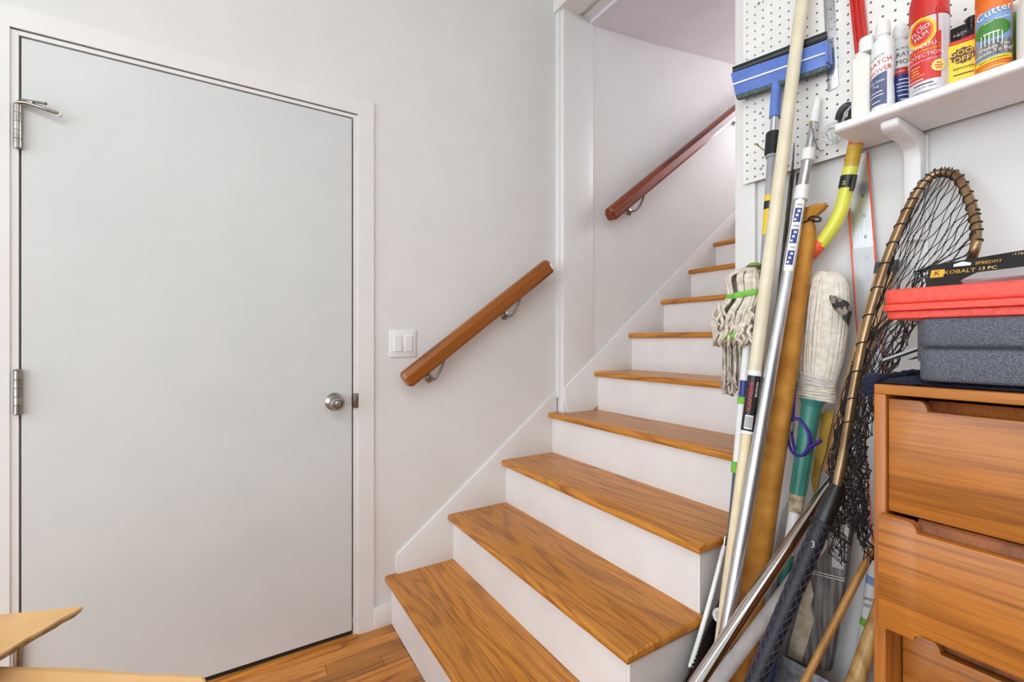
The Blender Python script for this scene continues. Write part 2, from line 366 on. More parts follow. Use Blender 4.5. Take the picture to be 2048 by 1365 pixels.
box('gap_shade_sheet', -.03, DW+.03, .12, .125, 0, DH+.04, M['hole'], dr)  # dark sheet stands in for the shade seen through the door gaps
for zc in (1.772, 1.013, .25):
    h = lathe('hinge', [(.0075, 0), (.0085, .002)]+[q for i in range(5) for q in ((.0085, .004+i*.0245), (.0085, .0255+i*.0245), (.007, .0265+i*.0245), (.007, .0275+i*.0245))]+[(.0085, .127), (.004, .131)], (-.004, -.012, zc-.065), (0, 0, 1), M['nickel'], dr, seg=14)
    box('hinge_leaf', -.016, .001, -.006, .0, zc-.062, zc+.064, M['nickel'], h)
st = tube('door_stop', [(-.004, -.012, 1.84), (.018, -.024, 1.838), (.055, -.03, 1.828), (.083, -.03, 1.822)], .0048, M['nickel'], dr)
tube('stop_rod', [(.0, -.016, 1.846), (.06, -.034, 1.842)], .0034, M['steel'], st)
lathe('stop_bumper', [(.004, 0), (.007, .001), (.007, .01), (.004, .012)], (.083, -.03, 1.822), (.3, .8, -.3), M['milk'], st, seg=12)
lathe('stop_nut', [(.005, 0), (.005, .012)], (.02, -.023, 1.841), (1, -.3, -.05), M['chrome'], st, seg=6)
kn = (.852, -.003, .925)
k = lathe('knob', [(.034, 0), (.034, .003), (.027, .012), (.016, .02), (.0125, .028), (.0125, .034), (.02, .038), (.026, .044), (.0275, .052), (.026, .06), (.02, .067), (.0135, .0685), (.0125, .066)], kn, (0, -1, 0), M['nickel'], dr, seg=36)
lathe('knob_button', [(.009, 0), (.009, .004), (.006, .006)], (kn[0], kn[1]-.066, kn[2]), (0, -1, 0), M['chrome'], k, seg=20)
box('knob_slot', kn[0]-.001, kn[0]+.001, kn[1]-.0735, kn[1]-.07, kn[2]-.005, kn[2]+.005, M['ink'], k)
box('strike_plate', DW+.004, DW+.0245, -.009, -.003, .895, .953, M['nickel'], dr, bev=.002)
box('latch', DW-.001, DW+.006, -.0045, .02, .905, .94, M['steel'], dr)

# ------------------------------------------------------------------ staircase
XS = [1.048, 1.320, 1.592, 1.864, 2.118, 2.366, 2.625, 2.870, 3.112, 3.360, 3.608, 3.856, 4.104]
ZS = [.2, .4, .6, .8, 1.0, 1.2, 1.394, 1.588, 1.781, 1.974, 2.167, 2.36, 2.553]
stair = thing('staircase', 'straight staircase with oak treads and white painted risers', 'staircase', (XS[0], -.5, 0))
YE = -1.073; TH = .027
for i, (x, z) in enumerate(zip(XS, ZS)):
    xe = (XS[i+1]+.026) if i < 12 else 5.0
    low = i < 4
    y0, y1 = (YE, -.001) if i < 3 else ((YE, -.001) if i == 3 else (YR+.016, YJ-.001))
    zb = ZS[i-1] if i else 0
    box('riser', x+.026, x+.041, (YE+.0305 if i < 4 else YR+.016), (-.001 if i < 4 else YJ-.001), zb-(.0 if i else 0), z-TH, M['riser'], stair)
    widths = [[.42, .75, 1], [.8, 1], [.36, .62, 1], [.5, 1]][i] if low else [1]
    bounds = [x]+[x+(xe-x)*w for w in widths]
    if i == 3: bounds = [x, XP-.014, x+(xe-x)*.62, xe]
    tr = None
    for j in range(len(bounds)-1):
        a, b2 = bounds[j], bounds[j+1]-(.0005 if j < len(bounds)-2 else 0)
        ya, yb = (y0, y1) if not (i == 3 and j > 0) else (YR+.016, YJ-.008)
        bm = boxbm(a, b2, ya, yb, z-TH, z)
        ed = [e for e in bm.edges if (j == 0 and abs(e.verts[0].co.x-a) < 1e-6 and abs(e.verts[1].co.x-a) < 1e-6 and abs(e.verts[0].co.z-e.verts[1].co.z) < 1e-6)
              or (low and abs(e.verts[0].co.y-YE) < 1e-6 and abs(e.verts[1].co.y-YE) < 1e-6 and abs(e.verts[0].co.z-e.verts[1].co.z) < 1e-6)]
        if ed: bmesh.ops.bevel(bm, geom=ed, offset=.0115, segments=4, affect='EDGES', profile=.5)
        o = bmo('tread' if j == 0 else 'board', bm, M['oak'], stair if j == 0 else tr); autosmooth(o, 50)
        if j == 0: tr = o
# stepped white side panel below the open treads
poly = [(XS[0]+.026, YE+.018, 0)]
for i in range(4): poly += [(XS[i]+.026, YE+.018, ZS[i]-TH)]+([(XS[i+1]+.026, YE+.018, ZS[i]-TH)] if i < 3 else [(XP-.015, YE+.018, ZS[3]-TH)])
poly += [(XP-.015, YE+.018, 0)]
prism('side_panel', poly, (0, .012, 0), M['riser'], stair)
# skirt boards along the walls
def skirt(name, x0, z0, x1, z1, y, d): return prism(name, [(x0, y, z0), (x1, y, z1), (x1, y, z1-.45), (x0+.05, y, max(.02, z0-.22)), (x0, y, z0-.06)], (0, d, 0), M['trim'], stair, bev=.0015)
skirt('skirt_board', 1.092, .275, XP-.022, .905, .0, -.012)
skirt('skirt_board', XP-.01, .925, 4.6, 2.99, YJ-.004, -.012)

# ------------------------------------------------------------------ handrails
def rail(name, label, a, b_, mat, brs, wy):
    a = Vector(a); b_ = Vector(b_); t = thing(name, label, 'handrail', a)
    d = (b_-a).normalized(); n = Vector((-d.z, 0, d.x)); yv = Vector((0, 1, 0)); W_, H_ = .029, .036
    prof = [(-W_, -H_*.55), (-W_*.75, -H_*.95), (W_*.75, -H_*.95), (W_, -H_*.55), (W_, H_*.35), (W_*.62, H_*.9), (W_*.25, H_), (-W_*.25, H_), (-W_*.62, H_*.9), (-W_, H_*.35)]
    k = len(prof); L = (b_-a).length; vs = []
    secs = [(0, .8), (.012, 1), (L-.012, 1), (L, .8)]
    for s, f in secs: vs += [a+d*s+yv*(p[0]*f)+n*(p[1]*f) for p in prof]
    fs = [tuple(range(k)), tuple(reversed(range((len(secs)-1)*k, len(secs)*k)))]
    for q in range(len(secs)-1): fs += [(q*k+i, (q+1)*k+i, (q+1)*k+(i+1) % k, q*k+(i+1) % k) for i in range(k)]
    ro = autosmooth(obj('rail', vs, fs, mat, t), 18); qr = Matrix((d, yv, d.cross(yv))).transposed()
    ro.data.transform(qr.inverted().to_4x4()); ro.rotation_euler = qr.to_euler()      # grain follows the rail
    for s in brs:
        c = a+d*s-n*.034; w = Vector((c.x-.03, wy, c.z-.075))
        br = tube('bracket', spline([c+d*.012, c-n*.012, Vector((c.x-.012, c.y+.004, c.z-.05)), Vector((c.x-.028, c.y+.02, c.z-.078)), w], 5), .0055, M['nickel'], t, seg=10)
        lathe('wall_plate', [(.02, 0), (.02, .003), (.012, .008)], w, (0, -1, 0), M['nickel'], br, seg=18)
        tube('saddle', [c-d*.025, c+d*.025], [.007, .007], M['nickel'], br, flat=.4, hint=n)
    return t
rail('handrail', 'short golden oak handrail on the wall beside the light switch', (1.107, -.072, .998), (1.822, -.072, 1.522), M['rail1'], (.175, .645), 0)
rail('handrail', 'long reddish brown handrail on the wall inside the stairwell', (2.17, -.122, 1.803), (4.3, -.122, 3.41), M['rail2'], (.28, 1.5), YJ)

# ------------------------------------------------------------------ light switch
sw = thing('light_switch', 'white double rocker light switch plate between door and handrail', 'light switch', (1.122, 0, 1.09))
box('plate', 1.0655, 1.1785, -.006, 0, 1.0905, 1.2045, M['white'], sw, bev=.0025)
for cx in (1.0995, 1.1445):
    box('switch_frame', cx-.0175, cx+.0175, -.0085, -.005, 1.113, 1.182, M['white'], sw, bev=.001)
    bm = boxbm(cx-.0155, cx+.0155, -.011, -.006, 1.115, 1.180, .0008, 1)
    for v in bm.verts:
        if v.co.y < -.009: v.co.y += (.002 if (v.co.z > 1.147) == (cx < 1.12) else -.001)
    bmo('rocker', bm, M['white'], sw)
    for zz in (1.0985, 1.1965): lathe('screw', [(.0026, 0), (.0026, .0012)], (cx, -.0058, zz), (0, -1, 0), M['lwhite'], sw, seg=10)

# ------------------------------------------------------------------ cardboard box by the door
cb = thing('cardboard_box', 'open cardboard box with torn raised flaps in front of the door', 'box', (.05, -.95, 0))
ax = Vector((.87, -.5, 0)); ay = Vector((.5, .87, 0)); o0 = Vector((-.16, -.98, 0)); bw, bd, bh = .42, .34, .25
def wallp(name, p, q):
    d = (q-p).normalized(); nrm = Vector((-d.y, d.x, 0))*.005
    prism(name, [p, q, q+UP*bh, p+UP*bh], nrm, M['card'], cb)
P0, P1, P2, P3 = o0, o0+ax*bw, o0+ax*bw+ay*bd, o0+ay*bd
for n_, p, q in (('side', P0, P1), ('side', P1, P2), ('side', P2, P3), ('side', P3, P0)): wallp(n_, p, q)
prism('bottom', [P0, P1, P2, P3], (0, 0, .005), M['card'], cb)
e1, e2, e3 = at(-260, 1322, z=.55), at(405, 1352, z=.55), at(412, 1362, z=.545)
jag = [e1]+[e1.lerp(e2, t)+Vector((0, 0, random.uniform(-.003, .003))) for t in (.3, .42, .5, .61, .7, .78, .85, .92, .97)]+[e2, e3]
prism('flap', [P3+UP*bh]+jag+[P2+UP*bh], ay*-.005, M['card'], cb)
T = at(166, 1214, z=.62); U2 = at(-200, 1249, z=.585); L2 = at(-200, 1421, z=.56)
low = [T.lerp(L2, t)+Vector((random.uniform(-.003, .003), random.uniform(-.003, .003), 0)) for t in (.08, .15, .2, .27, .36, .45, .6, .8)]
fa = prism('flap', [U2, T]+low+[L2], (0, 0, -.005), M['card'], cb)
prism('flap_core', [T+Vector((-.002, 0, -.0052))]+[q+Vector((.003+.004*random.random(), -.004, -.0052)) for q in low]+[L2+Vector((0, 0, -.0052)), T.lerp(U2, .2)+Vector((0, 0, -.0052))], (0, 0, -.003), M['cardedge'], fa)
prism('flap', [U2, L2, P0+UP*bh, P3+UP*bh], ax*-.005, M['card'], cb)

# ------------------------------------------------------------------ pegboard
pg = thing('pegboard', 'large white perforated pegboard fixed to the wall above the tools', 'pegboard', (1.92, -1.5, 1.66))
xf, th = 1.912, .005; y_0, y_1 = -1.001, -2.301; z_0, z_1 = 1.663, 2.578; pit = .0254
V = []; Fs = []; nh = 8
ny = int((y_0-y_1)/pit); nz = int((z_1-z_0)/pit); ri = .0031
ydn = (y_0-y_1)/ny; zdn = (z_1-z_0)/nz
for i in range(ny):
    for j in range(nz):
        cy = y_0-(i+.5)*ydn; cz = z_0+(j+.5)*zdn; b0 = len(V)
        sq = [(1, 0), (1, 1), (0, 1), (-1, 1), (-1, 0), (-1, -1), (0, -1), (1, -1)]
        for k in range(8): V.append((xf, cy+sq[k][0]*ydn/2, cz+sq[k][1]*zdn/2))
        for k in range(8): q = k*math.pi/4; V.append((xf, cy+ri*math.cos(q), cz+ri*math.sin(q)))
        for k in range(8): q = k*math.pi/4; V.append((xf+th, cy+ri*math.cos(q), cz+ri*math.sin(q)))
        for k in range(8):
            m_ = (k+1) % 8; Fs.append((b0+k, b0+m_, b0+8+m_, b0+8+k)); Fs.append((b0+8+k, b0+8+m_, b0+16+m_, b0+16+k))
obj('board', V, Fs, M['peg'], pg)
multi('board_edge', [(xf+.0002, xf+th, y_0-.002, y_0+.001, z_0-.001, z_1), (xf+.0002, xf+th, y_1, y_0, z_0-.002, z_0+.001)], M['peg'], pg)
box('backing', xf+th+.0005, XP-.015, y_1, y_0-.003, z_0+.002, z_1, M['brownslot'], pg)
for u, v in ((1518, 7), (1521, 227), (1522, 338), (1665, 163)):
    p = at(u, v, x=xf); lathe('screw', [(.0045, 0), (.004, .0015)], p, (-1, 0, 0), M['galv'], pg, seg=12)
def hook(pts, label, tip):
    t = thing('peg_hook', label, 'hook', pts[0], 'wire pegboard hooks')
    tube('wire', spline(pts, 4), .0016, M['galv'], t, seg=8); d = (Vector(pts[-1])-Vector(pts[-2])).normalized()
    tube('tip', [Vector(pts[-1])-d*.008, Vector(pts[-1])+d*.004], .0028, M['yellowcloth'], t, seg=8)
hook([at(1531, 302, x=xf), at(1524, 298, x=xf-.02), at(1514, 289, x=xf-.06)], 'yellow tipped wire hook beside the black ribbed pole collar', 1)
hook([at(1647, 301, x=xf), at(1638, 300, x=xf-.02), at(1631, 285, x=xf-.04), at(1622, 245, x=xf-.07)], 'yellow tipped wire hook across the white capped aluminium pole', 1)

# ------------------------------------------------------------------ shelf with bracket
ZSH = 1.660; SHT = .022; XSF = 1.742; YSL = -1.331
sh = thing('wall_shelf', 'white wall shelf with rounded front edge holding bottles and cans', 'shelf', (1.83, -1.8, ZSH))
bm = boxbm(XSF, xf-.001, -2.5, YSL, ZSH, ZSH+SHT)
bmesh.ops.bevel(bm, geom=[e for e in bm.edges if e.verts[0].co.x < XSF+.001 and e.verts[1].co.x < XSF+.001], offset=.009, segments=4, affect='EDGES', profile=.5)
autosmooth(bmo('shelf_board', bm, M['white'], sh))
yb = at(1830, 300, x=1.9).y
br = prism('bracket', [(1.92, yb-.012, 1.659), (1.768, yb-.012, 1.659), (1.763, yb-.012, 1.652), (1.766, yb-.012, 1.640), (1.78, yb-.012, 1.634), (1.862, yb-.012, 1.628), (1.888, yb-.012, 1.618), (1.898, yb-.012, 1.595), (1.9, yb-.012, 1.40), (1.936, yb-.012, 1.40), (1.936, yb-.012, 1.655)], (0, .034, 0), M['white'], sh, bev=.005)
box('wall_rail', 1.928, 1.938, yb-.016, yb+.018, 1.2, 1.655, M['white'], sh, bev=.002)

# ------------------------------------------------------------------ bottles and cans on the shelf
ZT = ZSH+SHT+.0005
def face(c): return math.atan2(CAM.y-c.y, CAM.x-c.x)
def on(u, x): p = at(u, 150, x=x); return Vector((p.x, p.y, ZT))
# plain milky jug
c = on(1722, 1.79); bt = thing('plastic_bottle', 'plain milky white bottle at the left end of the shelf', 'bottle', c)
rt_ = Matrix.Rotation(face(c), 3, 'Z')
box('body', c.x-.022, c.x+.022, c.y-.0185, c.y+.0185, ZT, ZT+.148, M['milk'], bt, bev=.006, seg=3, rot=rt_, piv=c)
lathe('neck', [(.016, 0), (.0165, .008), (.0135, .016)], (c.x, c.y, ZT+.146), (0, 0, 1), M['milk'], bt)
c2 = c+Vector((0, -.012, 0))
lathe('cap', [(.0155, 0), (.0162, .003), (.0157, .03), (.014, .035), (.004, .036)], (c2.x, c2.y, ZT+.158), (0, 0, 1), M['white'], bt)
# two scratch remover bottles
def scratch(u, x, label, front):
    c = on(u, x); t = thing('scratch_remover_bottle', label, 'bottle', c); a = face(c); R = .0215
    lathe('body', [(.019, 0), (.0215, .004), (R, .03), (.0195, .07), (R, .1), (R, .15), (.019, .163), (.012, .172), (.012, .176)], c, (0, 0, 1), M['white'], t)
    lathe('cap', [(.013, 0), (.0148, .002), (.0135, .028), (.0115, .034), (.003, .035)], c+UP*.176, (0, 0, 1), M['white'], t)
    R2 = R+.0006
    if front:
        v_, f_ = grid2(.05, .062, 14, 3, top=lambda q: .012*q); wrap('label', v_, f_, c, R2, a, M['lgreyblue'], t, 0, (-.018, .045))
        v_, f_ = grid2(.05, .052, 14, 3, top=lambda q: 0); wrap('label', v_, f_, c, R2-.0001, a, M['lwhite'], t, 0, (-.018, .102))
        for s, h in (('SCRATCH', .108), ('REMOVER', .090)): wtext(s, .0145, c, R2+.0005, a, M['lred'], t, .25, (-.014, h), 1)
        wtext('ACRYLIC', .008, c, R2+.0005, a, M['ink'], t, .25, (-.012, .124))
        for s, h, z_ in (('Anti-Static', .068, .0085), ('Fog', .058, .0085), ('#26', .044, .005), ('#30', .036, .005), ('#18', .022, .005)): wtext(s, z_, c, R2+.0005, a, M['lwhite'], t, .08, (-.014, h))
    else:
        v_, f_ = grid2(.05, .05, 14, 2); wrap('label', v_, f_, c, R2, a, M['lwhite'], t, 0, (.008, .128))
        v_, f_ = grid2(.05, .016, 14, 2); wrap('label', v_, f_, c, R2, a, M['lred'], t, 0, (.008, .096))
        v_, f_ = grid2(.05, .066, 14, 2); wrap('label', v_, f_, c, R2, a, M['lblue'], t, 0, (.008, .055))
        for s, h, z_, mm in (('ACRYLIC', .147, .008, 'ink'), ('SCRATCH', .133, .0145, 'ink'), ('REMOVER', .116, .0145, 'ink'), ('Anti-Static  Anti-Fog', .096, .0085, 'lwhite'), ('#20', .076, .007, 'lwhite'), ('#30', .067, .0055, 'lwhite'), ('#26', .059, .0055, 'lwhite'), ('#29', .051, .0055, 'lwhite'), ('#24', .04, .0055, 'lwhite'), ('#14', .03, .007, 'lwhite')):
            wtext(s, z_, c, R2+.0005, a, M[mm], t, 0, (.008, h))
scratch(1766, 1.785, 'white squeeze bottle with slate blue label next to the plain bottle', True)
scratch(1800, 1.835, 'scratch remover bottle with red and blue label behind the red capped can', False)
# big red capped spray can
c = on(1858, 1.786); t = thing('spray_can', 'tall white and red lubricant spray can with red cap', 'spray can', c); a = face(c); R = .0335
lathe('body', [(.0315, 0), (.0335, .0035), (R, .006), (R, .158), (.031, .164), (.026, .17)], c, (0, 0, 1), M['canwhite'], t, seg=40)
lathe('base_rim', [(.0318, 0), (.0343, .002), (.0335, .005)], c+UP*.0002, (0, 0, 1), M['alu'], t, seg=40)
cp = lathe('cap', [(.0318, 0), (.0335, .002), (.0325, .045), (.030, .058), (.012, .062)], c+UP*.1605, (0, 0, 1), M['red'], t, seg=40)
R2 = R+.0006
v_, f_ = grid2(.060, .082, 20, 4, top=lambda q: .028*q-.012); wrap('label', v_, f_, c, R2, a, M['lred'], t, 0, (-.010, .068))
for rx, ry, mm, k_ in ((.0265, .031, 'lyellow', 1), (.0215, .026, 'lorange', 2), (.0175, .0215, 'lred', 3)):
    v_, f_ = ell2(rx, ry, 28, 7); wrap('emblem', v_, f_, c, R2+.0004*k_, a, M[mm], t, .0, (-.0145, .130))
for s, h, x_ in (('THE', .142, -.016), ('FLUID', .134, -.0145), ('FILM', .121, -.013)): wtext(s, .0125 if s != 'THE' else .005, c, R2+.0022, a, M['lwhite'], t, .42, (x_, h), 1.05)
for s, h, z_, mm in (('POWERFUL', .1, .0115, 'lwhite'), ('RUST & CORROSION', .090, .0072, 'lyellow'), ('PROTECTION', .080, .0115, 'lwhite'), ('PENETRANT & LUBRICANT', .069, .0052, 'lwhite'), ('#19', .059, .005, 'lpale'), ('#13', .0525, .005, 'lpale'), ('#17', .046, .005, 'lpale'), ('MAINTENANCE', .0395, .005, 'lpale'), ('#30', .031, .0052, 'lwhite')):
    wtext(s, z_, c, R2+.0006, a, M[mm], t, .0, (-.012 if h > .065 else -.024, h), 1)
for s, h in (('#34', .0195), ('11.75 OZ. 333 GRAMS', .0125)): wtext(s, .0046, c, R2+.0006, a, M['ink'], t, 0, (-.010, h))
v_, f_ = ell2(.0125, .0125, 36, 4, .07); wrap('seal', v_, f_, c, R2+.0012, a, M['lpale'], t, 0, (.016, .0515))
for s, h in (('#8', .0565), ('#14', .0515), ('#11', .0465)): wtext(s, .0042, c, R2+.002, a, M['lred'], t, 0, (.016, h))
tube('straw', [c+Vector((math.cos(a+.42)*.0357, math.sin(a+.42)*.0357, .068)), c+Vector((math.cos(a+.36)*.0357, math.sin(a+.36)*.0357, .175))], .0013, M['red'], t, seg=8)
# yellow small can
c = on(1927, 1.800); t = thing('small_can', 'small yellow remover can with red lid between the spray cans', 'can', c); a = face(c)
rt_ = Matrix.Rotation(a, 3, 'Z')
box('body', c.x-.014, c.x+.014, c.y-.026, c.y+.026, ZT, ZT+.092, M['lyellow'], t, bev=.005, seg=3, rot=rt_, piv=c)
box('lid', c.x-.012, c.x+.012, c.y-.022, c.y+.022, ZT+.092, ZT+.1, M['lred'], t, bev=.003, rot=rt_, piv=c)
nf = Vector((math.cos(a), math.sin(a), 0)); rx_ = Vector((-nf.y, nf.x, 0))
vs_, fs_ = ell2(.019, .016, 30, 3, .1); q0 = c+nf*.0145+UP*.064; obj('splash', [q0+rx_*v[0]+UP*v[1] for v in vs_], fs_, M['lbrown'], t)
for s, h, z_, mm in (('GOOF', .07, .015, 'lyellow'), ('OFF!', .056, .015, 'lyellow'), ('REMOVER', .038, .007, 'ink'), ('#30', .026, .0045, 'ink'), ('#16', .012, .006, 'ink')): text('lettering', s, z_, c+nf*.0152+UP*h, rx_, UP, M[mm], t)
# blister pack hanging behind
c = on(1916, 1.875); t = thing('blister_pack', 'black and clear blister pack standing behind the small yellow can', 'package', c)
box('card', 1.9005, 1.9025, c.y-.03, c.y+.03, ZT, ZT+.185, M['black'], t, bev=.0008)
bl = box('blister', 1.883, 1.900, c.y-.024, c.y+.024, ZT+.01, ZT+.105, M['clear'], t, bev=.008, seg=3)
box('print', 1.8995, 1.9004, c.y-.029, c.y+.029, ZT+.122, ZT+.137, M['orange'], t)
box('contents', 1.886, 1.898, c.y-.014, c.y+.014, ZT+.02, ZT+.09, M['lyellow'], t, bev=.005)
text('lettering', '+6099', .012, (1.8993, c.y, ZT+.165), (0, -1, 0), UP, M['lwhite'], t); text('lettering', 'ER', .013, (1.8993, c.y, ZT+.147), (0, -1, 0), UP, M['lwhite'], t)
# dark bottle
c = on(1944, 1.850); t = thing('dark_bottle', 'dark bottle with red and black label between the two tall spray cans', 'bottle', c)
a = face(c); lathe('body', [(.018, 0), (.0195, .003), (.0195, .112), (.016, .13), (.009, .139), (.009, .15)], c, (0, 0, 1), M['black'], t)
v_, f_ = grid2(.05, .04, 12, 2); wrap('label', v_, f_, c, .0200, a, M['lred'], t, 0, (0, .1))
wtext('Ol', .015, c, .0208, a, M['lpale'], t, 0, (0, .092)); lathe('cap', [(.0105, 0), (.0105, .014), (.009, .016)], c+UP*.15, (0, 0, 1), M['black'], t)
# orange repellent can
c = on(1987, 1.795); t = thing('spray_can', 'orange insect repellent spray can with blue green picture label', 'spray can', c); a = face(c); R = .0262
lathe('body', [(.0245, 0), (.0262, .003), (R, .142), (.0262, .146)], c, (0, 0, 1), M['lorange'], t, seg=36)
lathe('cap', [(.0262, 0), (.0268, .002), (.0262, .03), (.024, .045), (.01, .052)], c+UP*.1465, (0, 0, 1), M['lorange'], t, seg=36)
R2 = R+.0006
v_, f_ = grid2(.062, .09, 20, 4, top=lambda q: .008*math.sin(q*3)); wrap('label', v_, f_, c, R2, a, M['lsky'], t, 0, (0, .072))
v_, f_ = ell2(.03, .018, 30, 5); wrap('hill', v_, f_, c, R2+.0004, a, M['lgreen'], t, 0, (-.003, .085))
v_, f_ = grid2(.062, .028, 18, 2); wrap('deck', v_, f_, c, R2+.0008, a, M['weather'], t, 0, (0, .048))
for i in range(6): v_, f_ = grid2(.0016, .022, 1, 1); wrap('post', v_, f_, c, R2+.0014, a, M['lwhite'], t, 0, (-.018+i*.006, .066))
v_, f_ = grid2(.024, .0022, 6, 1); wrap('table', v_, f_, c, R2+.0014, a, M['lwhite'], t, 0, (-.003, .078))
wtext('Cutter', .0205, c, R2+.0016, a, M['lwhite'], t, .2, (.0, .119), 1.0)
wtext('Insect Repellent', .0062, c, R2+.0016, a, M['lwhite'], t, .16, (.006, .102))
for s, h in (('"Makes You', .05), ('Invisible To Bugs"', .041)): wtext(s, .0098, c, R2+.0018, a, M['lwhite'], t, .12, (.001, h))
v_, f_ = grid2(.062, .009, 18, 1); wrap('band', v_, f_, c, R2+.0009, a, M['lyellow'], t, .08, (0, .026))
wtext('Hours of Protection', .0055, c, R2+.0016, a, M['ink'], t, .08, (0, .026)); wtext('#36', .005, c, R2+.0004, a, M['lyellow'], t, .08, (0, .012))
# white bottle at the right edge and a green one behind
c = on(2086, 1.79); t = thing('plastic_bottle', 'pale cream bottle at the right edge of the photograph', 'bottle', c)
lathe('body', [(.03, 0), (.0335, .004), (.0335, .105), (.028, .128), (.014, .142), (.014, .15)], c, (0, 0, 1), M['milk'], t); lathe('cap', [(.016, 0), (.016, .022), (.013, .026)], c+UP*.15, (0, 0, 1), M['white'], t)
c = on(2038, 1.872); t = thing('green_bottle', 'green bottle behind the pale cream bottle at the edge', 'bottle', c)
lathe('body', [(.02, 0), (.022, .003), (.022, .118), (.017, .135), (.01, .145)], c, (0, 0, 1), M['lgreen'], t); lathe('cap', [(.011, 0), (.011, .016)], c+UP*.145, (0, 0, 1), M['white'], t)

# ------------------------------------------------------------------ dresser
XF = 1.45; YL = -1.52; YRr = -2.45; ZD = 1.085
ds = thing('dresser', 'teak dresser with sculpted finger pull drawers at the right', 'dresser', (1.65, -1.98, 0))
box('side', XF, 1.9, YL-.0165, YL, 0, ZD-.0165, M['teakz'], ds, bev=.0012)
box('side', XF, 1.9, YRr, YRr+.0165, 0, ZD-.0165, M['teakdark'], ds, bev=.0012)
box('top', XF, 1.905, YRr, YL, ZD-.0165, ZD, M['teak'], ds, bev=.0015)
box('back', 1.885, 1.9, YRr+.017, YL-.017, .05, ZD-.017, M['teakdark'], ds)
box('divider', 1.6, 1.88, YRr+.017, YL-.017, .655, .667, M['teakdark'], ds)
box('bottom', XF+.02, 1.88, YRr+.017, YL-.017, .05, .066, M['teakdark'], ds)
def drawer(xf_, yl, zb, zt, x_in=1.85, nb=False):
    yr = YRr+.018; nd = .0165; y1 = yl-.047
    pts = [(yl, zb), (yl, zt)]
    pts += [(y1+.006, zt)]+[(y1+.006-.010*math.sin(q), zt-nd*(1-math.cos(q))) for q in (.4, .8, 1.2, 1.57)]+[(yr+.05, zt-nd), (yr+.047, zt), (yr, zt), (yr, zb)]
    if nb: pts += [(yr+.05, zb), (yr+.053, zb+.012), (y1-.01, zb+.012), (y1-.002, zb+.008), (y1+.001, zb)]
    d = prism('drawer', [(xf_, p[0], p[1]) for p in pts], (.019, 0, 0), M['teak'], ds, bev=.0012)
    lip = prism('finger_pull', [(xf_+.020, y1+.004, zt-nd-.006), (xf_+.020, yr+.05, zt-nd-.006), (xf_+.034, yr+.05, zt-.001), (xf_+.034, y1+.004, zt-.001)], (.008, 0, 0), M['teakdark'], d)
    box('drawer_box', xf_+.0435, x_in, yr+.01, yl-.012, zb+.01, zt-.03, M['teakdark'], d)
drawer(1.456, YL-.0185, .872, 1.0615)
drawer(1.432, YL-.0125, .681, .8685, nb=True)
drawer(1.515, YL-.0185, .44, .651)
drawer(1.50, YL-.0185, .2, .432)

# ------------------------------------------------------------------ things on the dresser
def roundslab(x0, x1, y0, y1, z0, z1, r, bev):
    """box with rounded upright edges, then bevelled rims"""
    pts = []
    for cx, cy, a0 in ((x1-r, y1-r, 0), (x0+r, y1-r, 90), (x0+r, y0+r, 180), (x1-r, y0+r, 270)):
        for k in range(6): q = math.radians(a0+18*k); pts.append((cx+r*math.cos(q), cy+r*math.sin(q), z0))
    bm = bmesh.new(); f = bm.faces.new([bm.verts.new(p) for p in pts]); e = bmesh.ops.extrude_face_region(bm, geom=[f])
    for v in e['geom']:
        if isinstance(v, bmesh.types.BMVert): v.co.z = z1
    bmesh.ops.recalc_face_normals(bm, faces=list(bm.faces))
    ed = [e_ for e_ in bm.edges if abs(e_.verts[0].co.z-e_.verts[1].co.z) < 1e-6]
    bmesh.ops.bevel(bm, geom=ed, offset=bev, segments=3, affect='EDGES', profile=.5); return bm
fc = thing('navy_fleece', 'folded navy fleece cloth between the dresser top and grey case', 'cloth', (1.6, -1.7, ZD))
def fleece(name, y0, y1, x0, x1, zf):
    V = []; Fs = []; nx, ny_ = 30, 44
    for s in (0, 1):
        for j in range(ny_+1):
            for i in range(nx+1):
                x = x0+(x1-x0)*i/nx; y = y0+(y1-y0)*j/ny_; e = min(1, 7*min(i, nx-i)/nx, 7*min(j, ny_-j)/ny_)
                h = zf(x, y)*math.sqrt(max(e, 0)); V.append((x+random.uniform(-1, 1)*.0014, y+random.uniform(-1, 1)*.0014, ZD+.0025+(h+random.uniform(-1, 1)*.0014 if s else 0)))
    n_ = (nx+1)*(ny_+1)
    for s in (0, 1):
        for j in range(ny_):
            for i in range(nx): a_ = s*n_+j*(nx+1)+i; q = (a_, a_+1, a_+nx+2, a_+nx+1); Fs.append(q if s else q[::-1])
    for i in range(nx):
        a_ = i; Fs.append((a_, a_+1, a_+1+n_, a_+n_)); a_ = ny_*(nx+1)+i; Fs.append((a_+1, a_, a_+n_, a_+1+n_))
    for j in range(ny_):
        a_ = j*(nx+1); c_ = a_+nx+1; Fs.append((c_, a_, a_+n_, c_+n_)); a_ += nx; c_ += nx; Fs.append((a_, c_, c_+n_, a_+n_))
    return obj(name, V, Fs, M['fleece'], fc, True)
fleece('fold', -2.1, YL-.002, 1.462, 1.86, lambda x, y: .007+.013*max(0, 1-abs(y-(YL-.022))/.04))
pts = []
for k in range(40): pts.append((1.465+.39*k/39, YL+.0125+random.uniform(-.001, .002), ZD+.004+random.uniform(-.002, .003)))
o = tube('overhang', pts, [.0105+random.uniform(-.0012, .0012) for _ in pts], M['fleece'], fc, seg=14)
o2 = tube('overhang', [(p[0], p[1]+.001, p[2]-.018) for p in pts], [.010+random.uniform(-.0014, .001) for _ in pts], M['fleece'], fc, seg=14)
